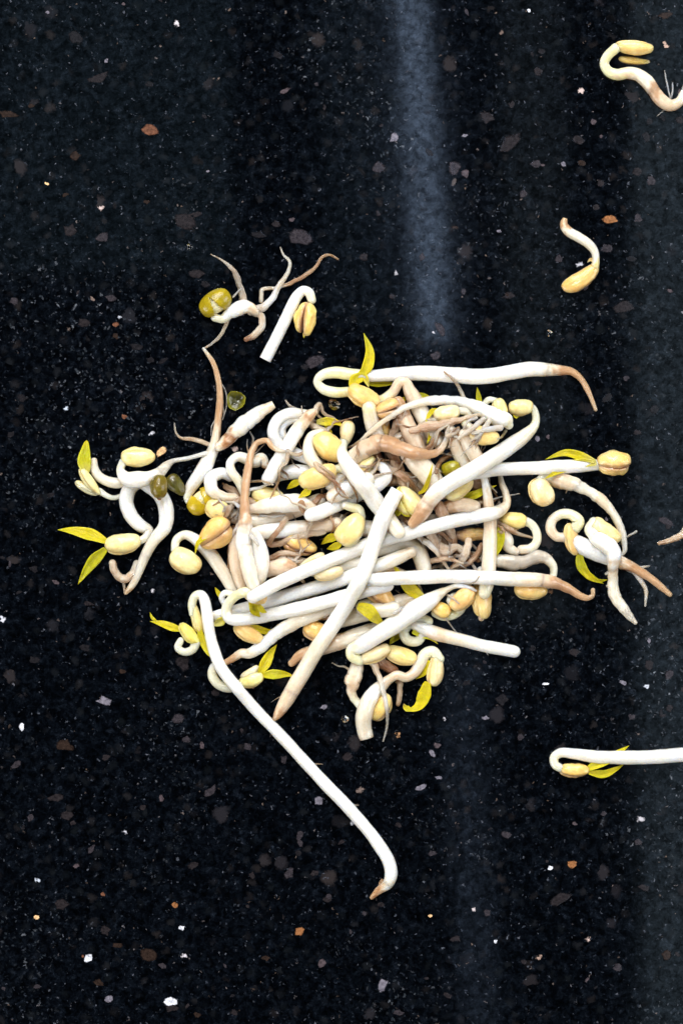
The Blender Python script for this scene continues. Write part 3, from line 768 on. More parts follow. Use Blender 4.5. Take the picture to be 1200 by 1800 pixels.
# right of the pile
sprout('cream bean on a brown-flecked white stem arching down right below the level stem',
  ('stem', '946 845 8 c,955 838 9 c,972 842 12 k,990 847 14 k,1015 854 11 w,1040 868 9 w,1055 878 10 k,1073 898 8 w,1087 922 7.5 w,1095 948 6.5 w,1097 966 5 w,1091 977 2 k', {'root_from': 4, 'rough': .12}),
  ('bean', 950, 864, 62, 52, 45, 15, 'P'), ('root_hair', '1117 934 3 w,1101 944 2.5 x,1088 957 2 x'), ('root_hair', '997 858 3 k,994 866 2 t'), ('root_hair', '1015 860 3 k,1030 868 2 w'))
sprout('looped cream sprout with brown-tipped root pointing down right at the right end',
  ('bean', 1004, 947, 78, 58, 28, 40, 'o', {'T': 24, 'edge': 'o'}),
  ('stem', '1010 928 11 P,1016 917 11 P,1003 905 10 c,985 904 9 c,970 914 9 w,967 930 9.5 k,977 943 9 k,992 945 9 k,1010 953 14 W,1035 966 16 W,1060 976 16 W,1085 987 13 k,1107 996 9 t,1140 1015 7 t,1160 1031 6 t,1176 1045 4.5 t', {'root_from': 11}),
  ('leaf', '1018 968 1 e,1021 992 1 e,1036 1013 1 y,1060 1026 1 e', 20, {'roll': 25}), ('leaf', '1030 1004 1 e,1048 1020 1 e,1068 1019 1 y', 10),
  ('root', '1090 990 6 W,1118 1011 5 W,1134 1039 4.5 w,1133 1065 2.5 w'), ('root_hair', '1108 998 5 w,1125 998 4 W,1140 995 2 w'))
sprout('white sprout laid across the looped one, stubby grey root tip pointing down',
  ('stem', '1042 918 10 c,1036 932 11 c,1047 946 14 W,1066 958 16 W,1076 976 14 W,1075 998 10 k,1076 1020 10 w,1079 1046 11 w,1094 1070 9 w,1106 1084 7 x,1115 1094 4 k', {'root_from': 5, 'rough': .10}),
  ('bean', 1062, 933, 36, 62, 36, 15, 'P', {'kid': .2}), ('root_hair', '1068 1006 5 w,1064 1008 4 w'), ('root_hair', '1070 1032 4 w,1066 1030 3 w'))
piece('root_fragment', 'small forked tan root scrap cut off by the right picture edge', 'root fragment',
  ('root', '1157 955 3.5 t,1180 949 5.5 k,1200 940 8 k,1225 930 8 k'), ('root_hair', '1190 945 4 k,1198 932 3 k,1206 918 2 w'))
sprout('straight white sprout with wrinkled tan bean reaching in from the lower right edge',
  ('stem', '984 1350 8 c,974 1343 8 c,973 1331 8.5 c,985 1323 9 W,1010 1325 10 W,1048 1330 12 W,1085 1331 12.5 W,1135 1331 13 W,1205 1326 13 W,1290 1318 13 W'),
  ('bean', 1007, 1353, 3, 54, 26, 30, 'o', {'wr': .16, 'edge': 't'}),
  ('leaf', '1032 1351 1 y,1055 1340 1 y,1080 1327 1 y,1104 1310 1 e', 21, {'dz': 6, 'roll': -20, 'over': 1}), ('leaf', '1033 1357 1 y,1060 1360 1 y,1080 1352 1 y,1096 1343 1 e', 16))
sprout('smooth long white sprout along the top of the pile, its brown root hooking down right',
  ('stem', '616 688 9 o,590 690 10 P,567 683 9 c,558 671 8 c,566 660 9 c,588 655 11 P,615 658 11 P,650 661 11 W,700 658 13 W,750 656 14 W,800 660 14.5 W,850 662 14.5 W,895 655 14 W,930 649 14 W,960 650 12 w,985 651 9 t,1003 653 7 t,1020 666 6 t,1034 690 5 t,1046 720 3.5 t', {'root_from': 14}),
  ('leaf', '628 664 1 y,643 648 1 y,649 620 1 y,639 586 1 e', 22, {'dz': 14, 'roll': 15}),
  ('leaf', '618 684 1 y,624 668 1 y,640 664 1 y,648 682 1 l', 22, {'dz': 14}), ('leaf', '645 674 1 e,670 675 1 e,697 674 1 y', 12))
# ------------------------------------------------------------------ the pile, bottom to top
piece('stem_fragment', 'short greyish stem end lying flat under the left edge of the pile', 'stem fragment',
  ('stem', '470 842 11 w,500 832 13 W,530 829 13 W,575 834 12 w'))
piece('stem_fragment', 'translucent stem buried under the middle of the pile', 'stem fragment',
  ('stem', '560 900 14 x,620 925 15 w,690 930 15 x,760 915 12 k'))
piece('stem_fragment', 'pinkish stem buried below the long white stems at the centre', 'stem fragment',
  ('stem', '500 985 14 k,560 1000 15 w,630 990 15 w,700 1010 13 k'))
piece('stem_fragment', 'greyish stem showing between the crossed stems at the lower centre', 'stem fragment',
  ('stem', '596 1092 13 w,640 1078 15 w,690 1063 16 w,726 1052 13 k'))
piece('root_fragment', 'tangled tan root deep in the pile right of the centre', 'root fragment',
  ('root', '700 900 9 t,740 930 10 b,790 960 9 t,840 985 7 b'))
piece('stem_fragment', 'tan stem lying deep under the upper middle of the pile', 'stem fragment',
  ('stem', '640 850 14 k,690 840 15 t,740 850 15 k,800 870 12 t'))
piece('stem_fragment', 'pale stem hidden under the top right beans', 'stem fragment',
  ('stem', '700 770 12 k,760 770 14 k,820 790 12 w,850 815 10 w'))
piece('stem_fragment', 'pale stem hidden below the brown ribbon roots on the left', 'stem fragment',
  ('stem', '400 905 13 w,450 915 15 w,510 900 14 k,560 880 13 w'))
piece('root_fragment', 'brown root hidden between the three upright stems at the left', 'root fragment',
  ('root', '412 930 8 b,408 965 7 b,404 1000 6 t'))
sprout('horizontal pink-white stem ending at the round tan bean left of centre',
  ('root', '460 944 6 k,478 950 6 t,500 946 5 t,520 934 4 k', {'fray': 4, 'flat': .6}),
  ('stem', '455 936 13 w,500 931 15 W,550 927 15 k,590 920 12 k'), ('bean', 526, 957, 25, 62, 38, 50, 'o', {'edge': 'b', 'open': .2}))
piece('loose_bean', 'small yellow half-hidden bean under the curled tips at upper left', 'bean', ('bean', 470, 872, 5, 58, 34, 30, 'P'))
piece('loose_bean', 'pale bean peeping out behind the grooved orange bean', 'bean', ('bean', 382, 894, 20, 44, 36, 20, 'P'))
piece('loose_bean', 'smooth tan bean in shadow beneath the lower stems', 'bean', ('bean', 555, 1108, 20, 48, 38, 30, 'o', {'edge': 't'}))
piece('root_fragment', 'thin tan root bowed over the shadowed bean', 'root fragment', ('root', '520 1094 4 k,545 1086 5 k,575 1087 5 k,600 1094 4 k'))
sprout('pink translucent stem with a brown blunt tip poking out at the bottom of the pile',
  ('stem', '512 1166 6 t,528 1152 9 t,556 1143 13 k,588 1131 15 k,625 1118 14 w,660 1104 12 w', {'rough': .08}))
sprout('white stem slanting out low left under the leaves, its end wrinkled and tan',
  ('stem', '394 1166 5 t,410 1157 7.5 t,424 1149 8.5 k,438 1149 10 w,462 1134 12 W,486 1113 12 W,512 1097 13 w,550 1080 13 w,600 1062 12 w', {'rough': .08}),
  ('bean', 437, 1113, 32, 60, 30, 25, 'o'), ('leaf', '432 1098 1 y,452 1105 1 y,472 1110 1 y,492 1106 1 y', 15), ('leaf', '448 1108 1 y,460 1122 1 y,467 1142 1 e', 10))
sprout('curled sprout with two broad yellow leaves lying below the long stem at lower left',
  ('stem', '424 1203 9 c,402 1208 9.5 c,384 1202 9 c,374 1187 9 c,376 1173 8 w,388 1162 7 w'),
  ('bean', 441, 1195, -17, 46, 26, 20, 'P'), ('bean', 439, 1182, -32, 38, 16, 20, 'c', {'dz': 4}),
  ('leaf', '456 1183 1 y,467 1162 1 y,476 1147 1 y,487 1132 1 y', 22, {'roll': 20}), ('leaf', '461 1186 1 y,482 1185 1 e,502 1185 1 y,518 1189 1 y', 19))
# right side, lower layer
sprout('grey stem bent at its right end over a half-hidden orange bean',
  ('bean', 931, 1037, 6, 60, 34, 20, 'o'),
  ('stem', '868 983 11 w,895 988 13 x,920 987 12 x,946 979 11 x,964 985 9 w,973 1002 7 c,967 1022 7 c,955 1032 7 c', {'rough': .09}))
piece('stem_fragment', 'stubby translucent stem bud between hook and upright stem at the right', 'stem fragment',
  ('stem', '884 936 10 k,889 950 13 w,894 963 10 w,906 970 7 k'))
sprout('cream hooked sprout with tapered bean, thin tan root across its loop',
  ('stem', '918 915 9 P,932 921 8 c,942 936 8 c,942 953 8.5 c,931 964 9 w,916 966 9 k'),
  ('bean', 899, 914, 8, 52, 28, 20, 'p'), ('root', '870 912 6 k,885 925 5 k,900 934 4.5 t,920 941 4 k,938 946 2.8 t', {'dz': 4}))
piece('loose_leaf', 'olive-yellow leaf standing beside the upright stem at right', 'leaf', ('leaf', '877 925 1 e,880 945 1 e,877 962 1 e,871 978 1 y', 17, {'roll': 20}))
sprout('pale upright bean with pointed tip hanging under the level stem at lower right',
  ('bean', 846, 1054, 88, 68, 38, 60, 'p'), ('stem', '846 1078 8 k,845 1086 6 t'), ('stem', '838 1028 7 P,836 1016 8 c,845 1004 9 w'))
sprout('ringed cream curl with an orange bean at the lower right of the pile',
  ('bean', 812, 1052, -40, 56, 34, 20, 'o'),
  ('stem', '800 1062 7 c,790 1056 7 c,797 1048 7 c,808 1052 8 c,811 1066 9 c,800 1078 9 P,780 1083 9 P,765 1078 8 P'))
piece('loose_bean', 'tan bean under the thin root at the lower right', 'bean', ('bean', 772, 1070, 30, 40, 28, 20, 'o', {'edge': 't'}))
sprout('blunt-ended white sprout pointing right from the bottom of the pile',
  ('stem', '752 1092 9 P,742 1088 9 c,716 1100 9 c,709 1112 9.5 c,716 1125 9.5 c,733 1127 9 c,742 1116 9 w'),
  ('stem', '728 1099 9 w,745 1105 12 W,765 1113 13 k,800 1122 12 w,850 1135 11.5 W,903 1145 11.5 W'),
  ('leaf', '724 1110 1 e,745 1116 1 e,757 1121 1 e,769 1132 1 y', 14, {'dz': 10}), ('leaf', '706 1112 1 e,692 1122 1 e,684 1134 1 e', 16),
  ('root_hair', '780 1081 2.5 w,790 1097 2.2 w,806 1117 2 w'), ('root_hair', '850 1140 2.5 w,857 1151 1.5 c'))
# bottom group
sprout('brown-stemmed bent sprout at the bottom with an orange cream bean',
  ('root', '658 1158 11 t,676 1167 11 b,692 1182 9 b,703 1203 7.5 k,702 1220 7 k,699 1238 6.5 t'), ('bean', 702, 1151, 20, 60, 32, 25, 'p', {'edge': 'o'}))
sprout('pinkish sprout stub with a tan half-hidden bean behind the grey cut stem',
  ('bean', 668, 1243, -55, 54, 36, 30, 'p', {'edge': 't'}),
  ('stem', '650 1252 6 P,636 1244 7 c,624 1230 8 c,617 1214 9.5 k,620 1197 14 k,625 1180 14 w,629 1166 11 k', {'rough': .10}),
  ('root_hair', '615 1178 3.5 k,605 1172 2.5 k,596 1171 2 k,584 1165 1.6 k'))
sprout('grey stem cut flat at the very bottom, ragged yellow leaf beside it',
  ('bean', 764, 1176, 98, 60, 30, 35, 'P', {'kid': -.15}),
  ('stem', '771 1158 10 P,760 1146 11 c,747 1150 11 c,738 1166 11 w,727 1182 10 k,713 1190 9 k,697 1186 8.5 k,684 1193 9 k,670 1205 12 w,655 1220 14 W,645 1238 15 w,639 1260 15 w,640 1282 14 w,644 1297 13 k', {'b': 'flat'}),
  ('leaf', '752 1198 1 y,747 1222 1 y,735 1243 1 y,712 1250 1 e', 28, {'roll': 25}), ('leaf', '752 1160 1 y,746 1178 1 y,730 1194 1 y', 16), ('leaf', '722 1248 1 y,712 1243 1 y,709 1236 1 b', 12))
piece('root_fragment', 'long thin white root hanging down over the grey cut stem', 'root fragment',
  ('root', '650 1155 7 k,659 1172 6 k,667 1193 5 w,675 1222 4.5 W,680 1257 4 w,679 1280 3 w,673 1303 1.8 k'))
# upper left
sprout('curl-necked sprout beside the tall root, root tip in a tangle of tan hairs',
  ('root', '398 856 7 t,414 866 8 k,424 880 8 t,420 898 7 k,408 908 5 w', {'fray': 6, 'flat': .6}),
  ('stem', '404 838 9 W,390 832 11 W,375 838 12 W,371 853 12 W,380 868 11 w,396 874 9 k,412 876 9 k', {'rough': .08}),
  ('root_hair', '392 850 3 b,404 862 3 t,420 868 3 t'), ('root_hair', '385 878 2.5 w,395 890 2.5 W,402 897 2 w'), ('root_hair', '376 888 2.5 t,390 880 3 b,402 872 3 t'))
sprout('small white crook with a swollen tip near the brown hooked root',
  ('stem', '432 866 10 c,420 845 9 c,407 828 8.5 w,406 812 8 W,418 803 8.5 w,434 807 10 w,448 812 11 w,460 806 11 w,466 816 8 t', {'rough': .07}),
  ('root_hair', '462 818 2.5 k,482 838 2.5 w,488 858 2.5 k,496 874 2 k'))
sprout('white curled ring stem at the upper left, thin root hair on top',
  ('stem', '536 728 9 w,508 727 10.5 W,487 740 11 W,480 760 11 W,490 780 11 W,512 793 11 W,540 806 11 W,560 814 9 w'),
  ('root', '534 727 4 w,520 719 3.5 x,508 712 3 x,502 704 2 k'), ('stem', '530 738 7 w,510 740 7 w,497 752 7 W,498 768 7 w'))
sprout('straight bright stem standing slantwise inside the white ring, ragged tan top',
  ('stem', '472 842 12.5 W,484 820 13 W,500 795 13 W,514 771 13 W,526 752 13 w,536 740 10 k,546 728 9 t,553 724 6 k', {'root_from': 4, 'rough': .08}),
  ('root', '541 740 6 k,556 752 7 w,575 762 7 k'), ('leaf', '556 742 1 l,575 741 1 y,592 743 1 y,604 752 1 y', 17), ('leaf', '570 750 1 e,577 756 1 y,584 760 1 y', 11))
sprout('sprout ending in the thick white club left of centre under brown ribbons',
  ('root', '548 892 6 t,560 876 7 b,578 872 6 t,590 880 4 k', {'fray': 4, 'flat': .6}), ('root', '448 884 7 k,430 878 7 t,414 884 6 k,402 896 4 w', {'fray': 4, 'flat': .6}),
  ('stem', '440 895 9 k,462 890 13 w,490 886 16 W,520 884 17 W,542 890 12 w,560 900 8 t', {'rough': .08}),
  ('root_hair', '458 906 3 W,480 908 3 W,500 905 3 W'), ('leaf', '445 882 1 y,458 886 1 y,470 884 1 e', 12))
piece('root_fragment', 'brown ribbon root folded over the pink stem left of centre', 'root fragment',
  ('root', '503 912 4.5 k,490 930 5 t,474 954 6 t,490 955 6 t,512 947 6 k,540 940 7 k,570 935 7 k', {'flat': .5, 'rough': .15}), )
piece('root_fragment', 'short brown root kinked round the end of the white stem', 'root fragment',
  ('root', '530 884 6 t,535 898 6 b,543 908 5 t,558 914 5 k,572 912 4 t', {'flat': .6, 'rough': .15}))
sprout('translucent knobbed stem with two brown scars left of the bright long stems',
  ('root', '470 985 5 k,486 975 6 t,506 972 6 k,528 976 4 t', {'fray': 2}),
  ('stem', '464 1006 12 k,480 1000 13 k,500 995 14 k,514 996 10 t', {'rough': .1}), ('root', '503 998 6 t,504 997 6 b', {'dz': 12}), ('root', '480 1012 7 t,481 1013 7 b', {'dz': 8}),
  ('bean', 548, 985, -25, 50, 18, 30, 'c'))
sprout('pale pink upright stem leftmost of the three at the left of the pile',
  ('stem', '424 925 10 k,416 955 13 k,416 985 15 k,422 1015 14 k,432 1040 11 k'))
sprout('glossy white upright stem rightmost of the three at the left of the pile',
  ('stem', '448 935 9 w,455 958 14 W,459 985 16 W,456 1012 14 w,450 1038 10 w'))
sprout('middle upright stem whose brown root rises and hooks to the right over the pile',
  ('stem', '449 1034 11 w,441 1008 14 w,433 978 14 w,429 950 15 W,432 922 14 k,431 900 10 t,431 875 8 t,433 850 7.5 t,438 820 7 t,443 795 6 t,453 778 5.5 t,469 775 5 t,480 787 4.5 t,492 793 3.5 k,508 794 2 t', {'root_from': 4, 'rough': .09}),
  ('root_hair', '420 890 5 W,412 884 4 w,398 882 2 w'), ('root_hair', '436 862 4 W,455 858 4 W,476 850 2.5 w'), ('root_hair', '430 930 5 W,448 948 5 W,455 958 3 w'), ('root_hair', '424 925 5 k,414 932 4 W,408 944 2 w'),
  ('root_hair', '440 846 3 k,462 846 3 t,480 852 2.5 k'))
sprout('cream bean on a white hooked stem below the grooved orange bean',
  ('stem', '308 966 7 c,311 949 8 c,325 940 8.5 w,341 946 10 W,358 961 12 W,375 980 12.5 w,390 1002 12 w,402 1024 11 w,412 1044 9 w'),
  ('bean', 326, 986, 30, 60, 46, 20, 'P'))
sprout('grooved orange bean opened like a coffee bean, yellow leaf curling from its seam',
  ('bean', 379, 939, -38, 68, 44, 72, 'o', {'T': 50, 'edge': 't', 'open': .06}), ('leaf', '374 936 1 o,360 946 1 y,350 955 1 y,344 974 1 y', 12, {'dz': 16, 'bz': 16, 'roll': 30}))
# upper middle and right
sprout('tan bean with a twisted pink neck below the upright yellow leaf',
  ('stem', '657 706 10 o,672 704 10 P,690 690 9 k,702 672 9 k,712 672 9 k,720 688 12 k,734 715 15 w,750 745 15 w,765 775 13 w'),
  ('bean', 639, 697, 28, 64, 38, 25, 'o', {'wr': .12}), ('leaf', '702 706 1 y,712 700 1 y,716 694 1 e', 10), ('leaf', '735 692 1 e,750 698 1 e,762 704 1 y', 10))
sprout('pale stem stub dropping from behind the tan headed bean', ('stem', '648 718 13 P,652 738 14 w,660 760 15 w,668 780 13 k'), ('bean', 672, 745, 80, 44, 26, 20, 'o'))
sprout('brownish curled bean on a broad tan stem near the top centre',
  ('root', '704 735 6 t,690 760 8 k,682 785 7 t,690 806 6 b', {'fray': 3, 'flat': .6}), ('root', '742 800 6 k,760 778 6 t,772 752 5 t,768 735 3 k', {'fray': 3}),
  ('stem', '700 708 12 t,708 730 15 t,720 760 16 k,735 795 16 k,748 825 14 k'), ('bean', 682, 719, -18, 50, 34, 75, 'o', {'edge': 't', 'open': .2}))
piece('stem_fragment', 'broad pink-white stem lying under the long diagonal sprout at the right', 'stem fragment', ('stem', '718 800 16 k,740 822 20 w,760 845 19 w,775 865 14 k'))
piece('root_fragment', 'tan-pink root dropping to the curled yellow bean', 'root fragment', ('root', '688 798 10 k,700 825 11 t,710 852 12 k,714 872 11 k'))
sprout('thick pinkish stem stub with wet highlights at the upper right',
  ('root', '806 790 6 k,790 800 6 t,772 812 5 t,764 832 4 b', {'fray': 4}), ('root', '815 818 6 k,830 812 5 k,846 800 4 w', {'fray': 2}), ('stem', '790 758 11 k,799 778 14 k,808 800 14 w,816 820 12 w'), ('root', '790 750 6 k,778 735 5 k,760 740 4 k'))
piece('stem_fragment', 'glossy short stem right of the wet pink stub', 'stem fragment', ('stem', '814 765 11 k,824 785 14 w,836 806 13 k,846 828 11 k'))
piece('seed_skin', 'round green bean skin peeking above the long diagonal sprout', 'seed skin', ('bean', 791, 824, -15, 36, 30, 10, (0.34, 0.33, 0.01), {'edge': 'G'}))
sprout('pale bean with yellow leaf tips at the top right, below the arching root',
  ('bean', 783, 728, -12, 48, 32, 20, 'P'), ('leaf', '770 722 1 y,760 722 1 y,752 732 1 y,746 746 1 y', 10), ('leaf', '764 740 1 y,758 755 1 y,754 768 1 y,749 782 1 e', 10),
  ('stem', '803 722 7 c,816 724 7 w,830 734 8 k'))
sprout('orange cream bean under the knotted white root end at the top right', ('bean', 846, 766, 12, 60, 34, 10, 'p'), ('stem', '824 752 8 k,816 745 8 P,824 735 8 c'))
sprout('small cream bean with arched neck left of the topmost right bean', ('bean', 878, 717, 70, 36, 28, 15, 'P'), ('stem', '870 704 5 c,858 703 6 c,851 712 6 c,850 726 6 w'), ('leaf', '843 712 1 e,841 700 1 e,838 680 1 y', 11))
piece('root_fragment', 'pale root lying level below the arching root at the upper right', 'root fragment', ('root', '722 757 6 k,745 752 9 k,775 747 8 k,815 736 7 k,840 730 5 w'), ('root_hair', '775 748 3 w,790 765 3 w,806 770 3 w'))
sprout('arching white root swelling to a knotted bulb, highest strand at the upper right',
  ('root', '862 736 5 w,850 752 5 W,838 768 4 w,826 776 3 k', {'fray': 4, 'dz': 2}),
  ('stem', '893 748 8 c,888 742 14 W,872 735 16 W,850 724 14 W,825 712 11 W,800 706 10 W,770 704 9 W,740 708 7.5 w,710 718 6 w,675 740 5 k,650 760 4.5 k,636 773 3.5 k', {'rough': .10, 'root_from': 5}),
  ('root', '848 738 5 W,830 752 5 W,804 771 3 w', {'dz': 4}), ('root', '876 752 6 W,855 756 5 W,828 763 3 w', {'dz': 3}), ('root', '815 702 4 w,804 678 3 x,780 654 1.8 t'),
  ('root_hair', '836 735 4 W,820 742 3 W,812 756 2 w'), ('root_hair', '782 702 4 w,776 697 3 W,786 696 2 w'), ('root_hair', '888 758 4 c,880 768 3 o,872 772 2 w'))
sprout('tan stained stem lying wavy across the upper middle, tapering right',
  ('root', '660 800 7 t,680 822 8 k,708 838 8 t,730 858 6 t,742 876 4 k', {'fray': 4, 'flat': .7}),
  ('stem', '604 826 15 w,622 806 16 w,645 787 16 k,672 780 15 t,705 790 13 t,740 799 10 t,766 796 7 t,780 780 5.5 k,785 765 4 w', {'rough': .09, 'root_from': 3}))
sprout('curled pale bean wedged among stems at the upper centre', ('bean', 640, 822, -40, 52, 28, 60, 'P', {'edge': 't'}), ('stem', '655 818 8 c,672 822 9 W,678 838 11 W,664 852 13 W,640 864 13 W,600 884 13 W,565 899 13 W,546 905 12 W'))
piece('stem_fragment', 'rounded white stem end stacked above the short bright stem left of centre', 'stem fragment', ('stem', '584 852 14 w,600 840 15 w,620 826 14 w'))
piece('stem_fragment', 'white stem end nestled below the glossy oval bean', 'stem fragment', ('stem', '586 872 14 k,600 864 15 W,622 852 15 W,645 842 13 w'))
sprout('glossy pale orange oval bean with two yellow leaf points left of centre',
  ('bean', 558, 838, -20, 72, 40, 15, 'p'), ('leaf', '530 846 1 y,518 850 1 y,504 860 1 y', 14), ('leaf', '546 858 1 y,538 866 1 y,524 876 1 y', 15), ('stem', '588 826 8 P,600 824 8 P,612 830 9 w'))
sprout('plump yellow bean near the top left with a translucent neck bent round it',
  ('stem', '563 762 9 c,548 768 9.5 c,542 784 10 w,545 802 12 w,556 818 12 w'), ('bean', 577, 785, 38, 66, 48, 15, 'p', {'edge': 'p'}))
sprout('curled yellow-green leafy bean right of centre with a thin leaf spike',
  ('bean', 716, 880, 60, 60, 46, 60, 'P', {'edge': 'l'}), ('leaf', '734 868 1 y,744 862 1 y,752 842 1 y,759 815 1 y', 9, {'dz': 12}), ('leaf', '705 892 1 y,718 898 1 y,736 896 1 y', 26, {'dz': 14}), ('leaf', '700 896 1 y,698 902 1 e,694 908 1 e', 14))
# right centre tangle
piece('root_fragment', 'brown stained root running down behind the upright stem', 'root fragment', ('root', '830 836 11 t,838 860 11 t,846 888 9 b,852 905 7 t'))
piece('leaf_scrap', 'olive yellow leaf lying below the long diagonal sprout at right', 'leaf', ('leaf', '806 876 1 e,832 870 1 e,850 862 1 e,872 853 1 y', 17))
piece('loose_bean', 'cream bean tucked along the underside of the long diagonal sprout', 'bean', ('bean', 806, 860, -35, 58, 28, 20, 'P'))
piece('stem_fragment', 'translucent tan stem end below the olive leaf', 'stem fragment', ('stem', '785 892 12 t,808 887 15 k,832 890 12 k'))
piece('root_fragment', 'tan root curving under the bright long stem right of centre', 'root fragment', ('root', '770 890 11 t,780 912 11 k,788 932 11 k,796 950 8 t,795 965 6.5 t,786 980 5.5 k,774 996 5 w'))
piece('root_fragment', 'rough orange bean-like root end left of the upright stem', 'root fragment', ('root', '804 942 9 t,824 940 12 o,850 938 11 o', {'rough': .15}))
piece('root_fragment', 'pink looped root low in the right-hand tangle', 'root fragment', ('root', '756 938 10 k,764 958 12 k,782 968 12 k,802 962 9 w,818 972 9 k'))
piece('root_fragment', 'slender tan root slanting left below the rough orange root', 'root fragment', ('root', '846 958 5 t,834 978 5.5 t,812 996 5 k,790 1002 4 k'))
piece('root_fragment', 'pale flat root between the two tan roots in the right tangle', 'root fragment', ('root', '822 950 7 k,818 972 9 w,804 990 8 k,790 1000 6 k'))
piece('root_fragment', 'fine white rootlet crossing the left end of the right tangle', 'root fragment', ('root', '736 944 5 w,752 956 6 W,768 972 5 k,790 1004 4 k'))
sprout('white pink stem arched and bent down to the lower level stem right of centre',
  ('root', '706 946 6 k,728 934 7 t,752 930 7 t,776 938 5 b,790 952 4 t', {'fray': 4, 'flat': .7}), ('root', '742 990 6 t,760 986 6 k,784 982 5 t,812 990 4 k', {'fray': 4}), ('stem', '655 968 13 w,690 960 14 w,714 954 14 w,732 966 15 w,742 986 15 w,746 1012 13 w'))
sprout('orange wrinkled bean below the crossing of the long stems', ('bean', 665, 1044, 40, 58, 40, 60, 'o', {'wr': .14, 'edge': 'b'}), ('stem', '648 1060 9 P,634 1066 11 w,650 1072 14 w,690 1070 14 w'))
piece('loose_leaf', 'deep yellow folded leaf below the crossing stems at lower centre', 'leaf', ('leaf', '628 1064 1 y,646 1072 1 y,662 1088 1 y,678 1100 1 y', 27, {'fold': .2}))
piece('loose_leaf', 'yellow leaf emerging beneath the level stem right of the crossing', 'leaf', ('leaf', '744 1052 1 l,732 1044 1 y,716 1030 1 y,690 992 1 y', 25, {'fold': .2}))
sprout('upright pink-white stem crossing under two long stems at the right, knotted at its top',
  ('stem', '846 826 5 k,851 850 7 W,856 880 9 k,860 915 12 k,860 950 13 w,858 985 13 w,855 1020 13 w,850 1042 11 c', {'rough': .05}), ('root_hair', '856 850 3 k,864 858 2 k,872 866 1.5 w'), ('root_hair', '864 878 2.5 w,886 872 2 W,912 868 1.6 k'))
# long stems on top
sprout('white sprout under the leaf-crowned stem, second of the parallel long stems', ('stem', '372 1084 9 w,390 1080 11 W,430 1070 12 W,470 1058 13 W,530 1040 13 W,590 1022 13 W,650 1000 13 W,700 980 12 w,722 970 10 k'), ('stem', '410 1044 6 c,396 1042 6 W,390 1050 6 W,398 1064 7 w'), ('leaf', '390 1052 1 y,384 1042 1 y,378 1032 1 y', 10))
sprout('lowest parallel white sprout with a drooping yellow leaf and tan cap at its left hook',
  ('stem', '450 1042 9 o,436 1040 10 P,420 1044 9 P,405 1056 9 c,398 1072 9 c,403 1086 10 W,425 1088 12 W,460 1083 12.5 W,510 1073 13 W,570 1058 13 W,620 1044 13 W,680 1028 12 W', {'rough': .05}),
  ('bean', 448, 1047, 22, 46, 26, 20, 'o', {'T': 20}), ('leaf', '442 1054 1 y,447 1066 1 y,450 1074 1 y,458 1084 1 y', 22, {'dz': 6}), ('leaf', '454 1062 1 y,462 1072 1 y,470 1076 1 y', 12, {'dz': 8}), ('leaf', '396 1086 1 y,385 1094 1 l,374 1100 1 l', 18))
sprout('pale lemon bean at the very centre with two yellow leaf tips at lower left',
  ('bean', 616, 931, -52, 64, 46, 15, 'P', {'edge': 'P'}), ('stem', '634 908 9 c,630 896 9 P,618 892 8 P,606 888 7 w'), ('leaf', '596 944 1 y,582 945 1 y,564 957 1 y', 17), ('leaf', '600 954 1 y,590 960 1 y,574 965 1 y', 15))
piece('loose_bean', 'small cream bean in the gap between the bright stem and the crossing', 'bean', ('bean', 577, 1008, -12, 52, 24, 20, 'c'))
sprout('brightest long stem slanting up right across the pile, thin brown root hooking up',
  ('stem', '446 1048 12 W,480 1029 13 W,520 1010 13 W,580 985 13 W,640 960 13 W,720 936 13 W,800 915 13 W,850 905 13 W,875 899 11.5 w,889 886 8 k,888 868 6.5 k,881 850 5.5 k,878 834 4 w', {'root_from': 8}))
sprout('level white sprout pointing right, knobbly tan bean and forked yellow leaves',
  ('stem', '812 834 12 w,848 829 12.5 W,879 825 12.5 W,930 823 12.5 W,980 821 13 W,1020 819 12 W,1050 817 10 c'),
  ('bean', 1076, 814, 2, 62, 42, 62, 'p', {'wr': .15, 'T': 40, 'edge': 't', 'open': .12}),
  ('leaf', '1044 812 1 l,1020 802 1 y,992 796 1 y,956 808 1 e', 17, {'dz': 5, 'bz': 8}), ('leaf', '1046 814 1 l,1020 814 1 y,990 824 1 y,953 843 1 y', 20, {'dz': 6, 'bz': 8, 'over': 1}))
sprout('long diagonal sprout at upper right with a cream bean hooked over its upper end',
  ('stem', '926 710 6 c,937 720 6.5 c,941 736 7 c,937 750 8.5 c,920 767 13 w,890 788 15 W,850 813 15.5 W,800 843 16 W,770 862 16 W,750 885 15 k,738 905 14 t,724 920 9 t', {'root_from': 9}),
  ('bean', 914, 716, -5, 44, 30, 10, 'P'), ('leaf', '902 728 1 y,906 732 1 y,913 726 1 y', 10))
sprout('long level stem in the lower right ending in a tan upturned root',
  ('stem', '630 1020 10 W,660 1018 12 W,700 1016 13 W,780 1013 13 W,860 1015 13 W,910 1018 13.5 w,950 1020 13 k,975 1025 11 t,1000 1036 8.5 t,1018 1047 7 t,1032 1051 5.5 t,1040 1047 4.5 t,1041 1037 4 t', {'root_from': 6}))
sprout('smooth white sprout from the top left bean hood down to the crossing',
  ('stem', '606 772 9 c,601 788 9 c,604 806 12 W,620 830 15 W,642 858 16 W,664 888 16 W,684 914 15 w,700 935 12 w'),
  ('bean', 610, 760, 100, 42, 26, 20, 'c'))
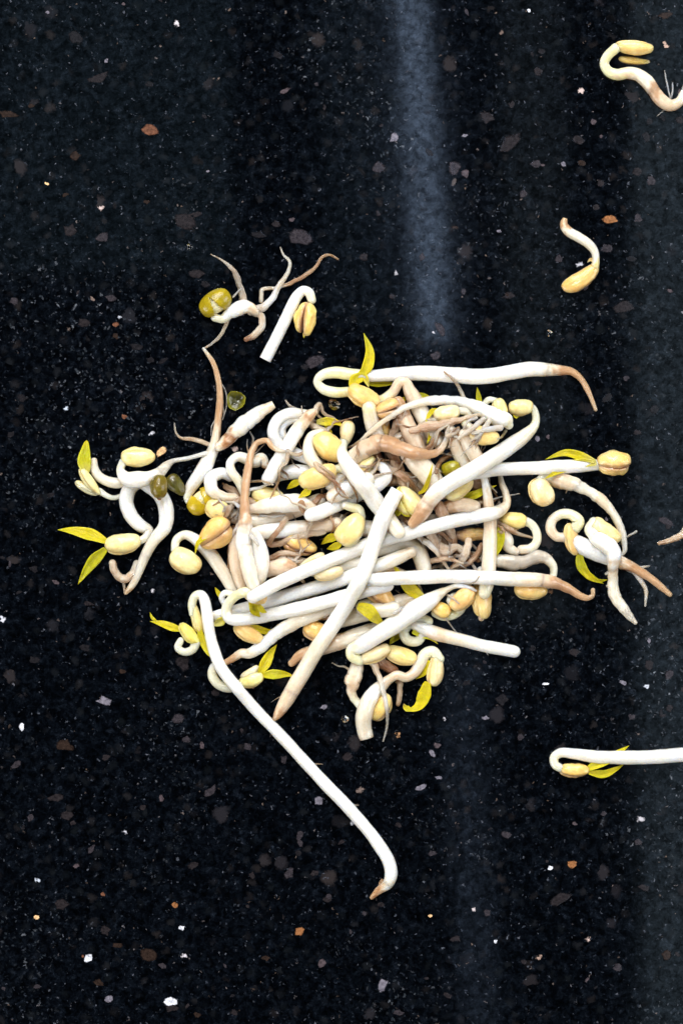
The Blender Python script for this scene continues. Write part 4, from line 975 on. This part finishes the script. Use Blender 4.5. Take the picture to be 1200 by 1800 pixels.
sprout('pale stem running down left over everything from the centre to a brown point',
  ('cut_stem', '698 862 13 W,684 886 14 W,670 915 15 W,656 955 15 W,640 1000 15 W,618 1045 14.5 W,590 1090 14.5 W,562 1132 14.5 w,536 1175 14.5 w,512 1216 14 k,498 1240 12 k,488 1256 8 t,481 1266 3 t', {'a': 'flat', 'root_from': 9}))
sprout('short thick bright white stem in the lower middle, cream bean bent back beneath it',
  ('bean', 657, 1150, -24, 60, 28, 25, 'P'),
  ('stem', '632 1160 10 P,618 1152 10 P,618 1142 11 c,632 1135 14 W,655 1120 16 W,690 1098 17 W,725 1074 18 W,750 1058 16 W,768 1046 11 w,785 1036 6 k,800 1030 4.5 w,822 1032 3.5 W,835 1038 2 w', {'root_from': 8}),
  ('root_hair', '690 1078 2 w,706 1066 2 W,724 1060 2 w'), ('root_hair', '768 1040 4 k,790 1048 3 w,805 1060 2 w'))
sprout('small coiled sprout with a long yellow leaf pointing left at the far lower left',
  ('stem', '318 1126 6.5 c,313 1138 7 c,324 1146 7 c,339 1142 8 c,345 1130 9 c'), ('bean', 333, 1114, 50, 48, 24, 25, 'l', {'edge': 'l', 'wr': .12}), ('bean', 324, 1103, 40, 22, 10, 25, 'c'),
  ('leaf', '320 1107 1 y,302 1103 1 y,284 1096 1 y,264 1092 1 y', 16, {'roll': 15}), ('leaf', '276 1092 1 y,268 1086 1 y,264 1076 1 y', 6))
sprout('longest white sprout curving from the lower left of the pile down to a brown tip',
  ('stem', '340 1078 8 P,338 1062 8 c,344 1047 8.5 c,354 1045 9 W,361 1058 10 W,365 1080 10.5 W,369 1110 10.5 W,376 1140 11 W,390 1174 11 W,415 1206 11 W,450 1247 11 W,490 1289 11 W,535 1338 11 W,578 1384 11.5 W,612 1419 11.5 W,644 1456 11.5 W,668 1488 12 W,683 1515 12 W,687 1535 12 W,681 1553 10 w,664 1566 6.5 t,653 1577 4 b', {'root_from': 19}),
  ('bean', 346, 1086, 76, 58, 19, 55, 'P', {'T': 18, 'edge': 'p', 'wr': .10}), ('leaf', '350 1100 1 y,358 1128 1 y,372 1150 1 y,400 1168 1 y', 15, {'dz': 4, 'bz': 6, 'roll': 15}),
  ('leaf', '672 1545 1 t,668 1555 1 t,664 1563 1 b', 8))
# ------------------------------------------------------------------ drops of water on the counter
def droplet(x, y, d, h, label):
    nr, na = 7, 24; V = []; F = []
    for i in range(nr + 1):
        f = i / nr
        for j in range(na):
            a = 2 * math.pi * j / na; w = 1 + 0.08 * math.sin(2 * a + x) + 0.05 * math.sin(3 * a + y)
            V.append((x + d / 2 * f * w * math.cos(a), 1800 - y + d / 2 * f * w * math.sin(a), 0.15 + h * (1 - f ** 2.4)))
    for i in range(nr):
        for j in range(na):
            a0 = i * na + j; b0 = i * na + (j + 1) % na
            F.append((a0, a0 + na, b0 + na, b0))
    F.append(tuple(range(nr * na + na - 1, nr * na - 1, -1)))
    org = ((x - 600) * S, (900 - y) * S, 0)
    o = link_mesh('water_drop', V, F, [(1, 1, 1)] * len(V), M_WATER, org)
    o['label'] = label; o['category'] = 'water drop'; o['group'] = 'water drops on the counter'

droplet(587, 711, 20, 5, 'water drop on the counter below the looped tan head of the top sprout')
droplet(606, 1264, 13, 5, 'small water drop left of the grey cut stem at the bottom')
droplet(334, 435, 14, 4, 'tiny water drop up left of the split green bean')
droplet(965, 586, 12, 4, 'tiny water drop below the lone short sprout at the right')
